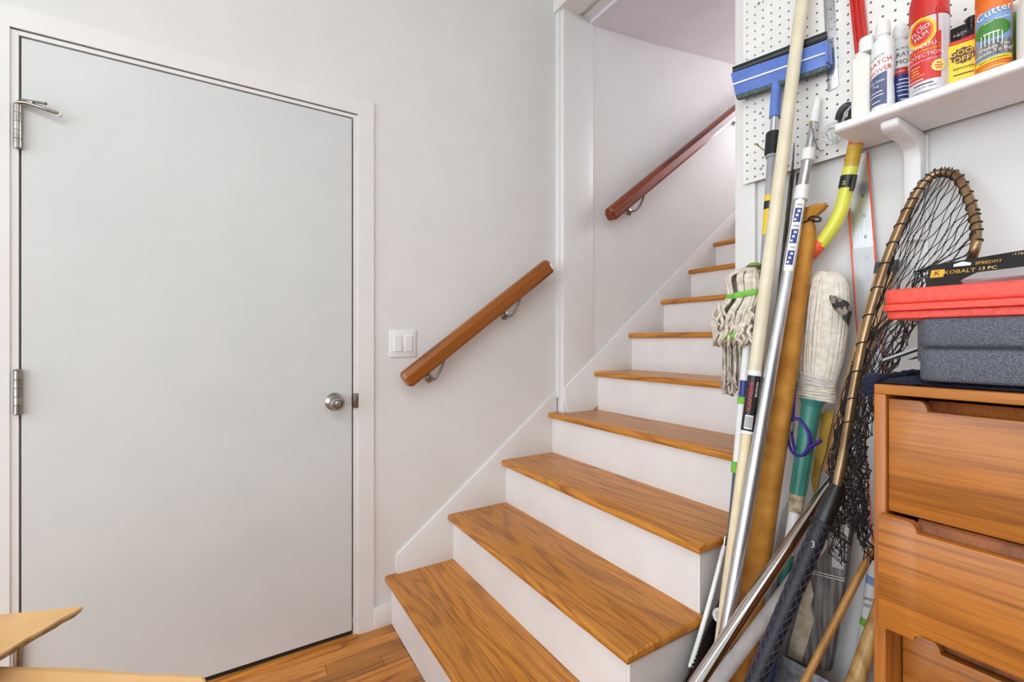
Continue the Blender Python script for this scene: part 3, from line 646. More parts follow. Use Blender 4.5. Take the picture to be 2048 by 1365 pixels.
# grey case
ZC = ZD+.010
gc = thing('tool_case', 'dark grey pebbled plastic tool case on top of the dresser', 'tool case', (1.6, -1.85, ZC))
yg = -1.578
autosmooth(bmo('lower_shell', roundslab(1.447, 1.80, -2.1, yg, ZC, ZC+.052, .02, .006), M['casegrey'], gc))
autosmooth(bmo('upper_shell', roundslab(1.445, 1.80, -2.1, yg+.001, ZC+.0535, ZC+.1, .02, .008), M['casegrey'], gc))
box('seam', 1.455, 1.79, -2.09, yg-.01, ZC+.05, ZC+.055, M['black'], gc)
for xx in (1.49, 1.6): 
    l_ = box('latch', xx, xx+.045, yg-.002, yg+.012, ZC+.03, ZC+.098, M['dgrey'], gc, bev=.003)
    prism('latch_tab', [(xx+.005, yg+.01, ZC+.052), (xx+.04, yg+.01, ZC+.052), (xx+.04, yg+.062, ZC+.028), (xx+.005, yg+.062, ZC+.028)], (0, 0, .004), M['grey'], l_)
# red case
ZR = ZC+.1008; rc = thing('tool_case', 'flat coral red plastic case lying on the grey tool case', 'tool case', (1.58, -1.8, ZR)); yr_ = -1.5285
autosmooth(bmo('lower_shell', roundslab(1.455, 1.74, -2.05, yr_-.004, ZR, ZR+.0138, .016, .003), M['casered'], rc))
autosmooth(bmo('rim', roundslab(1.447, 1.748, -2.058, yr_, ZR+.0138, ZR+.0245, .02, .0008), M['casered'], rc))
autosmooth(bmo('lid', roundslab(1.449, 1.746, -2.056, yr_-.002, ZR+.0249, ZR+.05, .02, .0045), M['casered'], rc))
for yy in (-1.99,): box('catch', 1.4425, 1.449, yy-.02, yy+.02, ZR+.012, ZR+.038, M['casered'], rc, bev=.002)
# blister card standing on the red case
ZK = ZR+.0503; pk = thing('tool_package', 'black tool bit package with gold lettering lying on the red case', 'package', (1.6, -1.75, ZK))
ta = math.radians(62); xk = 1.56
def kp(y, h): 
    return Vector((xk+h*math.cos(ta), y, ZK+.001+h*math.sin(ta)))
kn_ = Vector((-math.sin(ta), 0, math.cos(ta)))
q1 = at(1857, 548, x=1.58); yk = q1.y
card = prism('card', [kp(yk-.004, .0), kp(yk, .006), kp(yk, .049), kp(yk-.006, .056), kp(yk-.30, .084), kp(yk-.30, 0)], kn_*-.0012, M['black'], pk)
for a_, b_ in ((.033, .055), (.126, .165)): prism('hang_slot', [kp(yk-a_, .044+a_*.1), kp(yk-a_, .049+a_*.1), kp(yk-(a_+b_)/2, .053+a_*.1), kp(yk-b_, .049+a_*.1), kp(yk-b_, .044+a_*.1)], kn_*.0006, M['lwhite'], card)
axk = Vector((0, -1, 0)); ayk = Vector((math.cos(ta), 0, math.sin(ta)))
prism('emblem', [kp(yk-.004, .028), kp(yk-.004, .044), kp(yk-.022, .044), kp(yk-.022, .028)], kn_*.0006, M['gold'], card)
text('lettering', 'K', .012, kp(yk-.013, .036)+kn_*.0012, axk, ayk, M['ink'], card)
yy_ = lambda u: at(u, 540, x=1.585).y
text('lettering', 'KOBALT', .0108, kp(yy_(1922), .036)+kn_*.0009, axk, ayk, M['gold'], card)
text('lettering', 'SPEEDFIT', .008, kp(yy_(1978), .0495)+kn_*.0009, axk, ayk, M['gold'], card)
text('lettering', '13 PC.', .0088, kp(yy_(1979), .0375)+kn_*.0009, axk, ayk, M['lpale'], card)
text('lettering', '-1160', .007, kp(yy_(2038), .060)+kn_*.0009, axk, ayk, M['lpale'], card)
tube('bit', [kp(yk-.165, .024)+kn_*.012, kp(yk-.19, .026)+kn_*.012], .007, M['lblue'], pk); tube('bit', [kp(yk-.19, .026)+kn_*.012, kp(yk-.215, .028)+kn_*.012], .0085, M['alu'], pk)
prism('blister', [kp(yk-.05, .004), kp(yk-.07, .018), kp(yk-.14, .022), kp(yk-.23, .03), kp(yk-.23, .004)], kn_*.022, M['film'], pk, bev=.003)

# ------------------------------------------------------------------ tools leaning in the corner
def leanline(a, b_, lean):
    """image line a->b on a leaning plane: returns f(v) -> 3-D point and the floor point"""
    A = at(*a, lean=lean); B = at(*b_, lean=lean); d = B-A
    def f(v):
        t = .0
        u = a[0]+(b_[0]-a[0])*(v-a[1])/(b_[1]-a[1]); return at(u, v, lean=lean)
    return f, A-d*(A.z/d.z)
def seg(name, f, v0, v1, r, mat, t, sg=18, n=2):
    R = r if isinstance(r, (list, tuple)) else [r, r]; return tube(name, [f(v0), f(v1)], R, mat, t, seg=sg)
# cream extension pole
ln = (1.535, .158); f, foot = leanline((1605, 0), (1463, 1107), ln)
t = thing('extension_pole', 'cream painted extension pole with red and black sticker', 'pole', foot)
seg('outer_tube', f, -60, 748, .0165, M['cream'], t, 24)
seg('sleeve', f, 742, 752, .0172, M['white'], t, 24)
seg('sleeve', f, 862, 868, .0165, M['white'], t, 24)
tube('inner_tube', [f(748), foot], .0135, M['cream2'], t, seg=20)
stk = seg('sticker', f, 753, 862, .0158, M['black'], t, 24)
p0, p1 = f(756), f(860); dd = (p1-p0).normalized(); tc = (CAM-(p0+p1)/2); tc = (tc-dd*tc.dot(dd)).normalized(); sd = dd.cross(tc)
def stick(name, s0, s1, a0, a1, mat, h=.0163):
    n_ = 8; V = []; Fs = []; L = (p1-p0).length
    for s in (s0, s1):
        for i in range(n_+1): q = a0+(a1-a0)*i/n_; V.append(p0+dd*(L*s)+(tc*math.cos(q)+sd*math.sin(q))*h)
    for i in range(n_): Fs.append((i, i+1, n_+2+i, n_+1+i))
    return obj(name, V, Fs, mat, stk)
stick('barcode', .72, .98, -.7, .6, M['lwhite'])
for i in range(9): stick('bar', .74, .96, -.6+i*.13, -.6+i*.13+.06, M['ink'], .0166)
def sticktext(s, size, s_mid, ang, mat, sx=1):
    vs, fs = textgeo(s, size); L = (p1-p0).length
    obj('lettering', [p0+dd*(L*s_mid+v[0]*sx)+(tc*math.cos(ang-v[1]/.0166)+sd*math.sin(ang-v[1]/.0166))*.0167 for v in vs], fs, mat, stk)
sgn = 1 if sd.dot(RT) > 0 else -1
def sticktext2(s, size, s_mid, off, mat, sx=1):
    vs, fs = textgeo(s, size); L = (p1-p0).length; V = []
    for v in vs:
        q = sgn*(off+v[1]/.0166); V.append(p0+dd*(L*s_mid+v[0]*sx)+(tc*math.cos(q)+sd*math.sin(q))*.0167)
    obj('lettering', V, fs, mat, stk)
sticktext2('SHERLOCK', .0165, .37, -.28, M['lred'], .95)
sticktext2('WOOSTER', .0095, .22, .62, M['lwhite'], .9)
# aluminium telescopic pole
ln = (1.46, .238); f, foot = leanline((1635, 200), (1460, 1214), ln)
t = thing('telescopic_pole', 'telescopic aluminium pole with white tip and blue picture label', 'pole', foot)
seg('tip', f, 198, 247, [.0085, .0122], M['white'], t); seg('inner_tube', f, 246, 312, .0098, M['alu'], t)
seg('collar', f, 300, 323, .0165, M['white'], t, 24); seg('middle_tube', f, 322, 380, .0128, M['alu'], t)
seg('collar', f, 374, 401, .0172, M['white'], t, 24); tube('outer_tube', [f(400), foot], .0155, M['alu'], t, seg=24)
p0, p1 = f(404), f(545); dd = (p1-p0).normalized(); tc = (CAM-(p0+p1)/2); tc = (tc-dd*tc.dot(dd)).normalized(); sd = dd.cross(tc)
stk = t
stick('label', 0, 1, -.75, .75, M['lwhite'], .0158)
for s0 in (.12, .42, .72):
    stick('picture', s0, s0+.2, -.5, .5, M['lblue'], .0162)
    for q in range(3): stick('figure', s0+.03+q*.06, s0+.06+q*.06, -.3+.2*q, .1+.15*q, M['lwhite'], .0165)
sgn = 1 if sd.dot(RT) > 0 else -1
for m_ in (.08, .38, .68): stick('print_line', m_-.012, m_-.006, -.45, .4, M['ink'], .0163); stick('print_line', m_+.002, m_+.008, -.45, .2, M['ink'], .0163)
# squeegee on pole
ln = (1.665, .112); f, foot = leanline((1552, 190), (1526, 590), ln)
t = thing('squeegee', 'blue window squeegee with black blade and scrubber on grey pole', 'squeegee', foot)
hx = f(170).x-.012
def hp(u, v, dx=0): return at(u, v, x=hx+dx)
hd_ = prism('head', [hp(1460, 146), hp(1649, 82), hp(1653, 131), hp(1470, 192)], (.026, 0, 0), M['blue'], t, bev=.004)
prism('head_ridge', [hp(1463, 168, -.004), hp(1650, 104, -.004), hp(1650, 107, -.004), hp(1464, 171, -.004)], (.005, 0, 0), M['lwhite'], hd_)
prism('end_clip', [hp(1648, 80, -.003), hp(1653, 80, -.003), hp(1655, 123, -.003), hp(1650, 125, -.003)], (.03, 0, 0), M['blue'], hd_, bev=.002)
prism('blade', [hp(1464, 134, .006), hp(1652, 62, .006), hp(1652, 78, .006), hp(1465, 147, .006)], (.008, 0, 0), M['rubber'], t, bev=.0015)
prism('blade_edge', [hp(1465, 140, .004), hp(1652, 69, .004), hp(1652, 73, .004), hp(1465, 144, .004)], (.012, 0, 0), M['dgrey'], t)
prism('scrubber', [hp(1470, 190, .003), hp(1652, 128, .003), hp(1651, 140, .003), hp(1472, 199, .003)], (.02, 0, 0), M['sponge'], t, bev=.004)
seg('neck', f, 146, 235, [.0135, .0145], M['blue'], t, 20)
seg('ferrule', f, 234, 268, .0105, M['alu'], t); cl_ = seg('collar', f, 266, 311, .0185, M['black'], t, 24)
pa, pb = f(268), f(309); dv = (pb-pa).normalized(); a_, b_ = frame(dv)
for k in range(16):
    q = 2*math.pi*k/16; o_ = (a_*math.cos(q)+b_*math.sin(q))*.0185; tube('rib', [pa+o_, pb+o_], .0017, M['rubber'], cl_, seg=6)
seg('ring', f, 311, 316, .0165, M['grey'], t); tube('pole', [f(315), foot], .0125, M['grey'], t, seg=18)
seg('sticker', f, 392, 470, .0128, M['lyellow'], t); seg('sticker', f, 404, 420, .0130, M['black'], t)
# steel angle bar
ln = (1.7, .13); f, foot = leanline((1590, 290), (1552, 640), ln)
t = tag(prism('steel_bar', [f(288)+Vector((0, .006, 0)), f(288)+Vector((0, -.006, 0)), foot+Vector((0, -.006, 0)), foot+Vector((0, .006, 0))], (.003, 0, 0), M['steel'], bev=.0005), 'narrow scratched steel bar between cream and aluminium poles', 'metal bar')
prism('flange', [f(288)+Vector((-.014, -.006, 0)), f(288)+Vector((0, -.006, 0)), foot+Vector((0, -.006, 0)), foot+Vector((-.014, -.006, 0))], (0, .002, 0), M['steel'], t)
ln = (1.74, .115); f, foot = leanline((1600, 345), (1577, 600), ln)
tag(prism('steel_strip', [f(345)+Vector((0, .009, 0)), f(345)+Vector((0, -.009, 0)), foot+Vector((0, -.009, 0)), foot+Vector((0, .009, 0))], (.002, 0, 0), M['steel'], bev=.0004), 'flat grey steel strip tucked behind the aluminium pole', 'metal strip')
# mustard canvas bag, gathered at the top
ln = (1.62, .155); f, foot = leanline((1618, 440), (1478, 1342), ln)
t = thing('canvas_bag', 'long mustard canvas bag tied shut with a black elastic loop', 'bag', foot)
def bagring(c, w, d, q0=.3, n=28, fold=.04):
    o = []
    for k in range(n):
        q = 2*math.pi*k/n; e = 2.6; cx = abs(math.cos(q))**(2/e)*math.copysign(1, math.cos(q)); sy = abs(math.sin(q))**(2/e)*math.copysign(1, math.sin(q))
        g = 1+fold*math.sin(5*q+c.z*23)+fold*.6*math.sin(3*q-c.z*40); o.append(c+Vector((sy*d*g, cx*w*g, 0)))
    return o
vsq = [(1342+0, .034, .026), (1200, .034, .026), (1080, .032, .026), (960, .031, .025), (860, .030, .025), (770, .029, .024), (690, .027, .022), (610, .025, .021), (540, .023, .02), (480, .022, .019), (455, .018, .016), (447, .012, .011), (441, .011, .010)]
rings = [bagring(foot+Vector((0, 0, .002)), .034, .026)]+[bagring(f(v), w, d) for v, w, d in vsq]
top = f(440)
rings += [bagring(top+Vector((.0, -.004, .006)), .015, .012, fold=.12), bagring(top+Vector((0, -.012, .022)), .026, .018, fold=.16), bagring(top+Vector((0, -.016, .033)), .029, .02, fold=.2), bagring(top+Vector((0, -.016, .031)), .022, .015, fold=.2), bagring(top+Vector((0, -.012, .02)), .006, .005, fold=.1)]
V = []; Fs = []; n_ = 28
for r_ in rings: V += r_
for i in range(len(rings)-1):
    for k in range(n_): Fs.append((i*n_+k, i*n_+(k+1) % n_, (i+1)*n_+(k+1) % n_, (i+1)*n_+k))
Fs.append(tuple(reversed(range(n_)))); Fs.append(tuple((len(rings)-1)*n_+k for k in range(n_)))
obj('sleeve', V, Fs, M['mustard'], t, True)
cc = f(444)
tube('elastic', [cc+Vector((.0125*math.sin(q), .0135*math.cos(q), .002*math.sin(2*q))) for q in [2*math.pi*k/20 for k in range(20)]], .0026, M['black'], t, closed=True, seg=8)
tube('elastic_loop', spline([cc+Vector((-.012, -.004, .004)), cc+Vector((-.018, -.018, .008)), cc+Vector((-.018, -.036, 0)), cc+Vector((-.016, -.034, -.008)), cc+Vector((-.014, -.014, -.002))], 5), .0026, M['black'], t, seg=8)

# ------------------------------------------------------------------ mops
def strands(name, paths, r, mat, t, twist=True):
    return multitube(name, [(spline(p, 4), r*random.uniform(.85, 1.15)) for p in paths], mat, t, 6, kind='stuff')
# used loop mop with lime bands
ln = (1.575, .165); f, foot = leanline((1508, 540), (1459, 1107), ln)
t = thing('string_mop', 'used string mop with lime bands hanging in front of the stairs', 'mop', foot)
seg('cap', f, 528, 536, [.014, .024], M['olive'], t, 24); seg('head_core', f, 534, 700, .012, M['yarn_dirt_shade'], t)
seg('socket', f, 690, 762, .0125, M['white'], t); seg('socket', f, 762, 796, .011, M['lblue'], t); seg('ring', f, 795, 809, .0135, M['lime'], t)
seg('upper_tube', f, 808, 926, .0118, M['white'], t); seg('ring', f, 924, 946, .0145, M['lime'], t); tube('pole', [f(944), foot], .0098, M['slate'], t)
seg('thumb_catch', f, 918, 930, .010, M['lime'], t)
h0 = f(536)
def mp(u, v, dx): return at(u, v, x=h0.x-.03+dx)
pth = []
for k in range(64):
    q = random.uniform(0, 6.283); s, c_ = math.sin(q), math.cos(q)
    u1 = 1500+random.uniform(-8, 12); e = random.random()
    pu = 1487+33*c_; dx = .035*s
    b2 = 1467+45*c_*random.uniform(.75, 1)
    b3 = 1456+24*c_ if e < .5 else 1482+20*c_
    pth.append([mp(u1, 536, .02), mp(pu, 556+6*s, dx), mp(1488+31*c_, 594, dx*.8), mp(b2, 640+random.uniform(-8, 8), dx*1.3), mp(b3, 688+random.uniform(-6, 6), dx*.8)])
strands('strands', pth, .0046, M['yarn'], t)
pth = []
for k in range(46):
    u0 = random.uniform(1446, 1500); dx = random.uniform(-.02, .02); L = random.uniform(750, 792)
    pth.append([mp(u0+random.uniform(-8, 8), 672, dx), mp(u0, 700, dx), mp(u0+random.uniform(-4, 4), 730, dx), mp(u0+random.uniform(-4, 4), L-10, dx), mp(u0+random.uniform(-5, 5), L, dx)])
strands('fringe', pth, .0038, M['yarn_dirt_shade'], t)
pth = []
for k in range(40):
    u0 = random.uniform(1432, 1512); v0 = random.uniform(622, 682); dx = random.uniform(-.055, -.03)
    pth.append([mp(u0, v0-14, dx+.012), mp(u0+random.uniform(-9, 5), v0-5, dx), mp(u0+random.uniform(-9, 9), v0+6, dx), mp(u0+random.uniform(-10, 6), v0+15, dx+.012)])
strands('loops', pth, .0046, M['yarn'], t)
def band(cu, cv, ru, tilt, zr, t):
    pts = []
    for k in range(24):
        q = 2*math.pi*k/24; pts.append(mp(cu+ru*math.cos(q), cv+tilt*math.cos(q)+random.uniform(-1, 1), zr*math.sin(q)))
    return tube('band', pts, .0085, M['lime'], t, closed=True, seg=8, flat=.35, hint=(0, 0, 1))
band(1488, 588, 34, -7, .034, t); band(1461, 672, 22, -6, .044, t)
# big clean mop
ln = (1.7, .13); f, foot = leanline((1623, 812), (1590, 1022), ln)
t = thing('string_mop', 'large clean white string mop with teal socket stored head up', 'mop', foot)
h0 = f(700); xm = 1.868
def mq(u, v, dx=0): return at(u, v, x=xm+dx)
pth = []
for k in range(84):
    q = 2*math.pi*(k+random.random()*.7)/84; s, c_ = math.sin(q), math.cos(q); rr = 1 if k % 3 else .7
    pth.append([mq(1632+26*c_*rr, 806, .022*s*rr), mq(1634+34*c_*rr, 772, .03*s*rr), mq(1640+44*c_*rr, 716, .036*s*rr), mq(1646+46*c_*rr+random.uniform(-3, 3), 650, .038*s*rr), mq(1652+44*c_*rr, 590, .036*s*rr), mq(1655+34*c_*rr, 560+4*s, .028*s*rr), mq(1657+16*c_*rr, 545+random.uniform(-1, 3), .014*s*rr)])
strands('strands', pth, .0054, M['yarn2'], t)
tube('shade_core', [mq(1632, 800), mq(1640, 716), mq(1652, 590), mq(1655, 562)], [.022, .034, .034, .016], M['yarn_dirt_shade'], t, seg=16, flat=.6)  # darker colour paints the shade between the clean strands
pth = []
for k in range(26):
    q = k/26*3.14-1.57
    for v_ in (773, 783, 793): pass
for j in range(6):
    v_ = 770+j*6
    pth.append([mq(1632+37*math.sin(q)-.06*0, v_+5*math.sin(q)+random.uniform(-1, 1), -.034*math.cos(q)-.002) for q in [-1.5+3.0*i/12 for i in range(13)]])
strands('wrap', pth, .0052, M['yarn2'], t)
for dv_ in (0, 9, 15): tube('clear_tie', [mq(1591+37*(1+math.sin(q)), 742+dv_+11*(1+math.sin(q)), -.046*math.cos(q)-.004) for q in [-1.4+2.8*i/12 for i in range(13)]], .0035, M['film'], t, seg=8)
seg('flange', f, 800, 813, [.029, .0235], M['teal'], t, 26); seg('socket', f, 812, 900, [.0235, .0205], M['teal'], t, 26); s2 = seg('socket_base', f, 899, 990, [.0205, .0185], M['teal'], t, 26)
pa, pb = f(905), f(988); dv = (pb-pa).normalized(); a_, b_ = frame(dv)
for k in range(12): q = 2*math.pi*k/12; o_ = a_*math.cos(q)+b_*math.sin(q); tube('rib', [pa+o_*.0204, pb+o_*.0185], .0012, M['teal'], s2, seg=6)
seg('tape', f, 989, 1024, [.0188, .0178], M['tape'], t, 22); seg('pole', f, 1022, 1110, .0142, M['white'], t); seg('pole_paint', f, 1108, 1168, .0143, M['teal'], t); tube('pole_paint', [f(1166), foot], .0141, M['navy'], t)
# camo wrap on the mop
cm = lambda u, v, d: mq(u, v, -.05+d)
V = [cm(1657, 590, .012), cm(1672, 594, -.006), cm(1694, 604, -.012), cm(1704, 618, .01), cm(1661, 606, .004), cm(1676, 616, -.016), cm(1695, 630, -.008), cm(1702, 640, .012), cm(1670, 622, .0), cm(1683, 634, -.01), cm(1692, 646, -.004), cm(1697, 655, .01)]
o = obj('camo_cloth', V+[p+Vector((.003, 0, .001)) for p in V], [(0, 1, 5, 4), (1, 2, 6, 5), (2, 3, 7, 6), (4, 5, 9, 8), (5, 6, 10, 9), (6, 7, 11, 10)]+[tuple(i+12 for i in q[::-1]) for q in ((0, 1, 5, 4), (1, 2, 6, 5), (2, 3, 7, 6), (4, 5, 9, 8), (5, 6, 10, 9), (6, 7, 11, 10))], M['camo'])
tag(o, 'scrap of grey camouflage cloth tucked on the clean mop head', 'cloth')
# purple strap
sx_ = 1.80
def sp(u, v, dx=0): return at(u, v, x=sx_+dx)
t = thing('purple_strap', 'purple webbing strap looped in front of the teal mop socket', 'strap', sp(1592, 912))
strap = dict(flat=.18, hint=(0, -.25, 1), seg=8)
vs_, fs_ = tubegeo(spline([sp(1592, 764, .02), sp(1588, 800), sp(1586, 835), sp(1585, 856), sp(1584, 872), sp(1590, 900), sp(1600, 914), sp(1612, 906), sp(1620, 885), sp(1616, 862), sp(1603, 843), sp(1590, 838, -.004), sp(1579, 846, -.006), sp(1576, 866, -.006), sp(1579, 892, -.006), sp(1588, 908, -.006), sp(1604, 912, -.008), sp(1618, 898, -.01), sp(1632, 888, -.012), sp(1642, 881, -.012)], 5), .0062, 8, True, .6)
autosmooth(obj('webbing', vs_, fs_, M['purple'], t))
tube('ferrule', [sp(1586, 842, -.001), sp(1585, 862, -.001)], .0062, M['alu'], t, flat=.5)

# ------------------------------------------------------------------ rulers, straightedge, snorkel, mask
# steel ruler on the pegboard
def rp(u, v, dx=0): return at(u, v, x=xf-.0035+dx)
ra, rb, rc_, rd = rp(1644, -60), rp(1666, -60), rp(1677, 172), rp(1656, 184)
rl = tag(prism('steel_ruler', [ra, rb, rc_, rd], (.0012, 0, 0), M['alu'], bev=.0002), 'steel ruler hanging on the pegboard beside the squeegee', 'ruler')
V = []; Fs = []
def tick(p, q, w):
    w_ = Vector((-.0003, 0, 0)); dv = (q-p).normalized(); n_ = Vector((0, -dv.z, dv.y))*w; b0 = len(V)
    V.extend([p+w_-n_, q+w_-n_, q+w_+n_, p+w_+n_]); Fs.append((b0, b0+1, b0+2, b0+3))
for k in range(150):
    s_ = k/150; L = .38 if k % 10 == 0 else (.26 if k % 5 == 0 else .16)
    l_, r_ = rd.lerp(ra, s_+.02 if s_ < .97 else s_), rc_.lerp(rb, s_+.02 if s_ < .97 else s_)
    tick(l_, l_.lerp(r_, L), .00014 if k % 5 else .0002); tick(r_, r_.lerp(l_, L), .00014 if k % 5 else .0002)
obj('graduations', V, Fs, M['ink'], rl)
lathe('hang_hole', [(.002, 0), (.002, .0004)], rd.lerp(rb, .1)+Vector((-.0002, 0, 0)), (-1, 0, 0), M['hole'], rl, seg=14)
up_ = (ra-rd).normalized(); ax_ = (rc_-rd).normalized()
for k in range(1, 12):
    c_ = rd.lerp(ra, k/12); c2_ = rc_.lerp(rb, k/12)
    text('lettering', str(k), .006, c_.lerp(c2_, .36)+Vector((-.0006, 0, 0)), up_, -ax_, M['ink'], rl); text('lettering', str(36-k), .006, c_.lerp(c2_, .64)+Vector((-.0006, 0, 0)), -up_, ax_, M['ink'], rl)
# red edged straightedge standing from the floor to the shelf
q0, q1 = at(1712, 300, x=1.922), at(1734, 600, x=1.922); dq = (q1-q0).normalized(); 
tp = q0+dq*((1.652-q0.z)/dq.z); bt_ = q0+dq*((.001-q0.z)/dq.z); wv = Vector((0, .0275, 0))
t = thing('straightedge', 'long metal straightedge with red edges standing under the shelf', 'straightedge', bt_)
prism('blade', [tp+wv, tp-wv, bt_-wv, bt_+wv], (.002, 0, 0), M['alu'], t)
for s_ in (1, -1): prism('edge', [tp+wv*s_, tp+wv*s_*.87, bt_+wv*s_*.87, bt_+wv*s_], (-.004, 0, 0), M['orange'], t, bev=.0006)
prism('plastic_film', [tp.lerp(bt_, .15)+wv*.9+Vector((-.003, 0, 0)), tp.lerp(bt_, .15)-wv*.9+Vector((-.003, 0, 0)), tp.lerp(bt_, .7)-wv*.9+Vector((-.003, 0, 0)), tp.lerp(bt_, .7)+wv*.9+Vector((-.003, 0, 0))], (-.0006, 0, 0), M['film'], t)
V = []; Fs = []
for k in range(240):
    c_ = tp.lerp(bt_, k/240); L = .5 if k % 8 == 0 else .25; tick(c_+wv*.85, c_+wv*(.85-L), .0003)
obj('graduations', V, Fs, M['ink'], t)
for k in range(2, 26): text('lettering', str(40-k), .009, tp.lerp(bt_, k/30)-wv*.25+Vector((-.0008, 0, 0)), (0, 0, -1), (0, -1, 0), M['ink'], t)
# red ribbed bar behind the bottles
a_, b_ = at(1703, -90, x=xf-.014), at(1723, 100, x=xf-.014); b_ = b_+(b_-a_).normalized()*.02
t = thing('red_bar', 'red ribbed plastic bar hanging on the pegboard behind the bottles', 'bar', b_)
prism('bar', [a_+Vector((0, .015, 0)), a_-Vector((0, .015, 0)), b_-Vector((0, .015, 0)), b_+Vector((0, .015, 0))], (.008, 0, 0), M['red'], t, bev=.001)
for y_ in (-.010, 0, .010): tube('rib', [a_+Vector((-.001, y_, 0)), b_+Vector((-.001, y_, 0))], .0035, M['red'], t, seg=8)
# snorkel
sx = 1.87
def sn(u, v, dx=0): return at(u, v, x=sx+dx)
t = thing('snorkel', 'yellow snorkel with coral tip hanging below the shelf corner', 'snorkel', sn(1608, 527))
tube('top_ring', [sn(1713, 280), sn(1711, 291)], .0165, M['orange'], t, seg=20)
fx = tube('flex_tube', [sn(1711, 288), sn(1702, 337)], .0158, M['amber'], t, seg=20)
for k in range(9): 
    c_ = sn(1711, 288).lerp(sn(1702, 337), .1+.09*k); tube('ridge', [c_-Vector((0, 0, .0011)), c_+Vector((0, 0, .0011))], .0169, M['amber'], fx, seg=20)
tube('barrel', spline([sn(1702, 335), sn(1698, 352), sn(1692, 385), sn(1683, 418), sn(1670, 446), sn(1656, 468), sn(1640, 490)], 6), .0165, M['neon'], t, seg=20)
cl_ = tube('clip', [sn(1698, 352), sn(1693, 377)], .0185, M['black'], t, seg=20); tube('clip_bar', [sn(1709, 352, -.022), sn(1703, 382, -.022)], .005, M['black'], cl_)
text('lettering', 'Z', .012, sn(1688, 366, -.020), (.2, -.98, 0), UP, M['neon'], cl_)
tube('tip', spline([sn(1643, 484), sn(1630, 500), sn(1616, 515), sn(1606, 525)], 5), [.0175, .0175, .0177, .0177, .0176, .0175, .0172, .0170, .0168, .0163, .0155, .0145, .0132, .0118, .0095, .006], M['orange'], t, seg=20)
# dive mask pieces at the shelf end
t = thing('dive_mask', 'grey and clear dive mask hanging at the shelf corner', 'dive mask', at(1668, 285, x=1.87))
mk = lambda u, v, dx=0: at(u, v, x=1.875+dx)
tube('skirt', spline([mk(1677, 238), mk(1682, 222, -.012), mk(1694, 211, -.015), mk(1704, 216, 0), mk(1702, 234, .012), mk(1690, 243, .01), mk(1679, 241, 0)], 4), .0085, M['dgrey'], t, seg=10)
tube('strap', spline([mk(1685, 243, -.012), mk(1692, 226, -.02), mk(1702, 212, -.02)], 4), .005, M['grey'], t, seg=8, flat=.4)
tube('lens_rim', spline([mk(1648, 268, -.01), mk(1656, 256, -.018), mk(1672, 250, -.018), mk(1680, 258, -.01), mk(1676, 272, .0), mk(1664, 286, 0), mk(1652, 278, -.006), mk(1648, 268, -.01)], 4), .0065, M['clear'], t, seg=10)
tube('lens_fold', spline([mk(1662, 258, -.014), mk(1668, 270, -.018), mk(1672, 284, -.012), mk(1680, 276, -.01), mk(1686, 266, 0)], 4), .006, M['clear'], t, seg=10)

# ------------------------------------------------------------------ landing net
ln = (1.27, .405)
def np_(u, v, dx=0): p = at(u, v, lean=ln); return Vector((p.x+dx, p.y, p.z))
def nb_(u, v): return at(u, v, lean=(ln[0]+.05, ln[1]))
f, foot = leanline((1664, 1000), (1510, 1365), ln)
t = thing('landing_net', 'bronze framed fishing landing net with black mesh and grip', 'landing net', foot)
main = spline([np_(1668, 1010), np_(1676, 960), np_(1688, 900), np_(1704, 800), np_(1728, 670), np_(1764, 545), np_(1800, 452), np_(1832, 388), np_(1862, 353), np_(1890, 345), np_(1916, 356), np_(1937, 395), np_(1949, 435), np_(1953, 470), np_(1949, 500), nb_(1930, 545), nb_(1880, 588), nb_(1800, 622), nb_(1748, 668), nb_(1726, 720), nb_(1705, 805), nb_(1690, 895), np_(1679, 950, .012)], 7)
tube('hoop', main, .0088, M['bronze'], t, seg=16)
# rubber socket and lattice grip
g0, g1, g2, g3 = f(985), f(1030), f(1048), foot
tube('socket', [f(972), f(985), f(1040), f(1048)], [.0125, .0165, .0185, .0172], M['black'], t, seg=24); tube('socket_rim', [f(1044), f(1053)], .0225, M['rubber'], t, seg=24)
gr = tube('grip', [f(1050), foot], .0172, M['grip'], t, seg=24)
dv = (foot-f(1054)); L = dv.length; dn = dv.normalized(); a_, b_ = frame(dn); lines = []
for sgn_ in (1, -1):
    for k in range(7):
        pts = []; nst = int(L/.008)
        for i in range(nst):
            q = 2*math.pi*k/7+sgn_*i*.30; pts.append(f(1054)+dn*(L*i/nst)+(a_*math.cos(q)+b_*math.sin(q))*.0174)
        lines.append((pts, .00095))
multitube('grip_lattice', lines, M['griprib'], gr, 4, kind='stuff')
text('lettering', '3', .02, f(1090)+(CAM-f(1090)).normalized()*.0195, RT, UP, M['lwhite'], gr)
